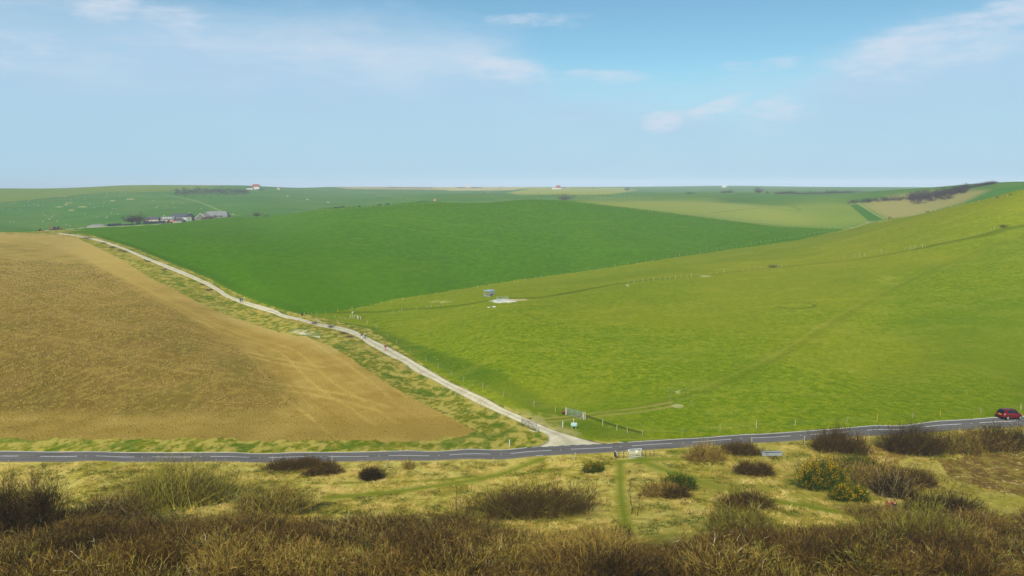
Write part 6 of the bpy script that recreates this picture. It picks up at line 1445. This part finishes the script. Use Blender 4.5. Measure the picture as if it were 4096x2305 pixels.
# clouds live on a flat layer: project the direction onto it, squeeze with height
zz = g.math('MAXIMUM', g.math('ADD', Z_, .07), .02)
cx = g.add('ShaderNodeCombineXYZ'); g.put(cx, 0, g.math('DIVIDE', X_, zz)); g.put(cx, 1, g.math('DIVIDE', Y_, zz)); g.put(cx, 2, 0.0)
lay1 = g.noise(g.scale(cx.outputs[0], (.32, .22, 1)), 1.0, 8, .58, .5)
# milky sheet of cloud: its upper edge wanders with bearing; clear blue above it
EDG = [(0,11.8),(.12,12.2),(.3,12.4),(.38,11.2),(.46,10.4),(.5,9.2),(.545,7.4),(.62,6.6),(.72,6.4),(.79,7.0),(.84,8.8),(.92,10.2),(1,11.0)]
fr_ = g.add('ShaderNodeMapRange'); g.put(fr_, 0, az); fr_.inputs[1].default_value = -.6; fr_.inputs[2].default_value = .6
eb = g.math('MULTIPLY', g.ramp(fr_.outputs[0], [(p_, (v_ / 20, v_ / 20, v_ / 20, 1)) for p_, v_ in EDG], 'B_SPLINE'), math.radians(20))
lc = g.add('ShaderNodeCombineXYZ'); g.put(lc, 0, az); g.put(lc, 1, g.math('MULTIPLY', el, 2.6)); g.put(lc, 2, 3.0)
nA = g.noise(lc.outputs[0], 5.5, 9, .6, .25)
dd = g.math('SUBTRACT', g.math('ADD', eb, g.math('MULTIPLY', g.math('SUBTRACT', nA, .5), .10)), el)
veil = g.math('MULTIPLY', g.step(dd, -.03, .05), g.math('ADD', .72, g.math('MULTIPLY', nA, .45)))
def puff(a0, e0, ra, re, rot=0.0):
    da = g.math('SUBTRACT', az, a0); de = g.math('SUBTRACT', g.math('SUBTRACT', el, e0), g.math('MULTIPLY', da, rot))
    up_ = g.math('MAXIMUM', g.math('DIVIDE', de, re * .8), 0.0); dn_ = g.math('MAXIMUM', g.math('DIVIDE', de, -re * 2.0), 0.0)
    v_ = g.math('ADD', up_, dn_)
    q = g.math('ADD', g.math('POWER', g.math('ABSOLUTE', g.math('DIVIDE', da, ra)), 2.0), g.math('MULTIPLY', v_, v_))
    return g.math('MAXIMUM', g.math('SUBTRACT', 1.0, q), 0.0)
cn = g.add('ShaderNodeCombineXYZ'); g.put(cn, 0, az); g.put(cn, 1, g.math('MULTIPLY', el, 2.2)); g.put(cn, 2, 0.0)
wisp = g.math('ADD', g.math('MULTIPLY', g.noise(cn.outputs[0], 11.0, 10, .62, .15), .65), g.math('MULTIPLY', g.noise(g.scale(cn.outputs[0], (1, 2.2, 1)), 30.0, 8, .6, .1), .35))
R_ = math.radians
puffs = [(R_(28),R_(9.3),.15,.026,.16,1.0),(R_(32),R_(10.3),.07,.022,.1,.9),(R_(23),R_(8.0),.06,.014,.1,.8),(R_(10.5),R_(4.6),.035,.012,.1,1.0),(R_(14.0),R_(5.3),.05,.011,.3,.9),(R_(18),R_(5.2),.08,.02,.2,.6),(R_(-.5),R_(8.2),.08,.014,-.08,1.0),(R_(4),R_(7.6),.14,.010,-.02,.6),(R_(15.6),R_(7.9),.10,.010,.08,.55),(R_(-26.2),R_(11.0),.05,.014,.1,1.0),(R_(-22.0),R_(10.6),.07,.02,-.1,.7),(R_(-30.7),R_(8.4),.08,.02,0,.6),(R_(2),R_(11.3),.10,.010,.02,.6),(R_(-13.7),R_(8.9),.12,.016,0,.5),(R_(27.5),R_(11.9),.02,.005,.1,.5),(R_(4),R_(4.4),.10,.012,.05,.4)]
acc = None
for a0, e0, ra, re, rot, am in puffs:
    p_ = g.math('MULTIPLY', puff(a0, e0, ra, re, rot), am); acc = p_ if acc is None else g.math('MAXIMUM', acc, p_)
cum = g.math('MULTIPLY', g.step(g.math('ADD', g.math('MULTIPLY', acc, .75), g.math('MULTIPLY', g.math('SUBTRACT', wisp, .5), 2.6)), .1, 1.05), g.step(acc, 0.0, .45))
skyc = g.mix(1.0, sky.outputs[0], SKY_TINT, 'MULTIPLY')
vb = g.noise(g.scale(lc.outputs[0], (1, 1.5, 1)), 4.0, 10, .62, .3)
vb = g.math('MULTIPLY', g.math('MULTIPLY', g.step(vb, .4, .68), g.step(el, .08, .15)), .75)
c1 = g.mix(g.math('MULTIPLY', veil, .9), skyc, g.mix(vb, VEIL, CLOUD))
hz = g.math('POWER', g.math('MAXIMUM', g.math('SUBTRACT', 1.0, g.math('DIVIDE', el, .16)), 0.0), 1.6)
c1 = g.mix(g.math('MULTIPLY', hz, .75), c1, HORI)
c2 = g.mix(g.math('MULTIPLY', cum, .9), c1, CLOUD)
g.l.new(c2, bg.inputs['Color']); bg.inputs['Strength'].default_value = SKYS

cam = bpy.data.cameras.new('camera'); co = bpy.data.objects.new('camera', cam); COL.objects.link(co)
cam.sensor_width = 36.0; cam.lens = 36.0 * F_PX / 4096.0; cam.clip_start = .3; cam.clip_end = 20000
co.location = (0, 0, EYE); co.rotation_euler = (math.pi / 2 - PITCH, 0, 0)
SC.camera = co
SC.render.engine = 'CYCLES'
SC.cycles.use_denoising = True; SC.cycles.denoiser = 'OPENIMAGEDENOISE'; SC.cycles.denoising_input_passes = 'RGB_ALBEDO_NORMAL'
SC.cycles.max_bounces = 6; SC.cycles.volume_bounces = 0
SC.view_settings.view_transform = 'Standard'; SC.view_settings.look = 'None'; SC.view_settings.exposure = EXPO; SC.view_settings.gamma = 1
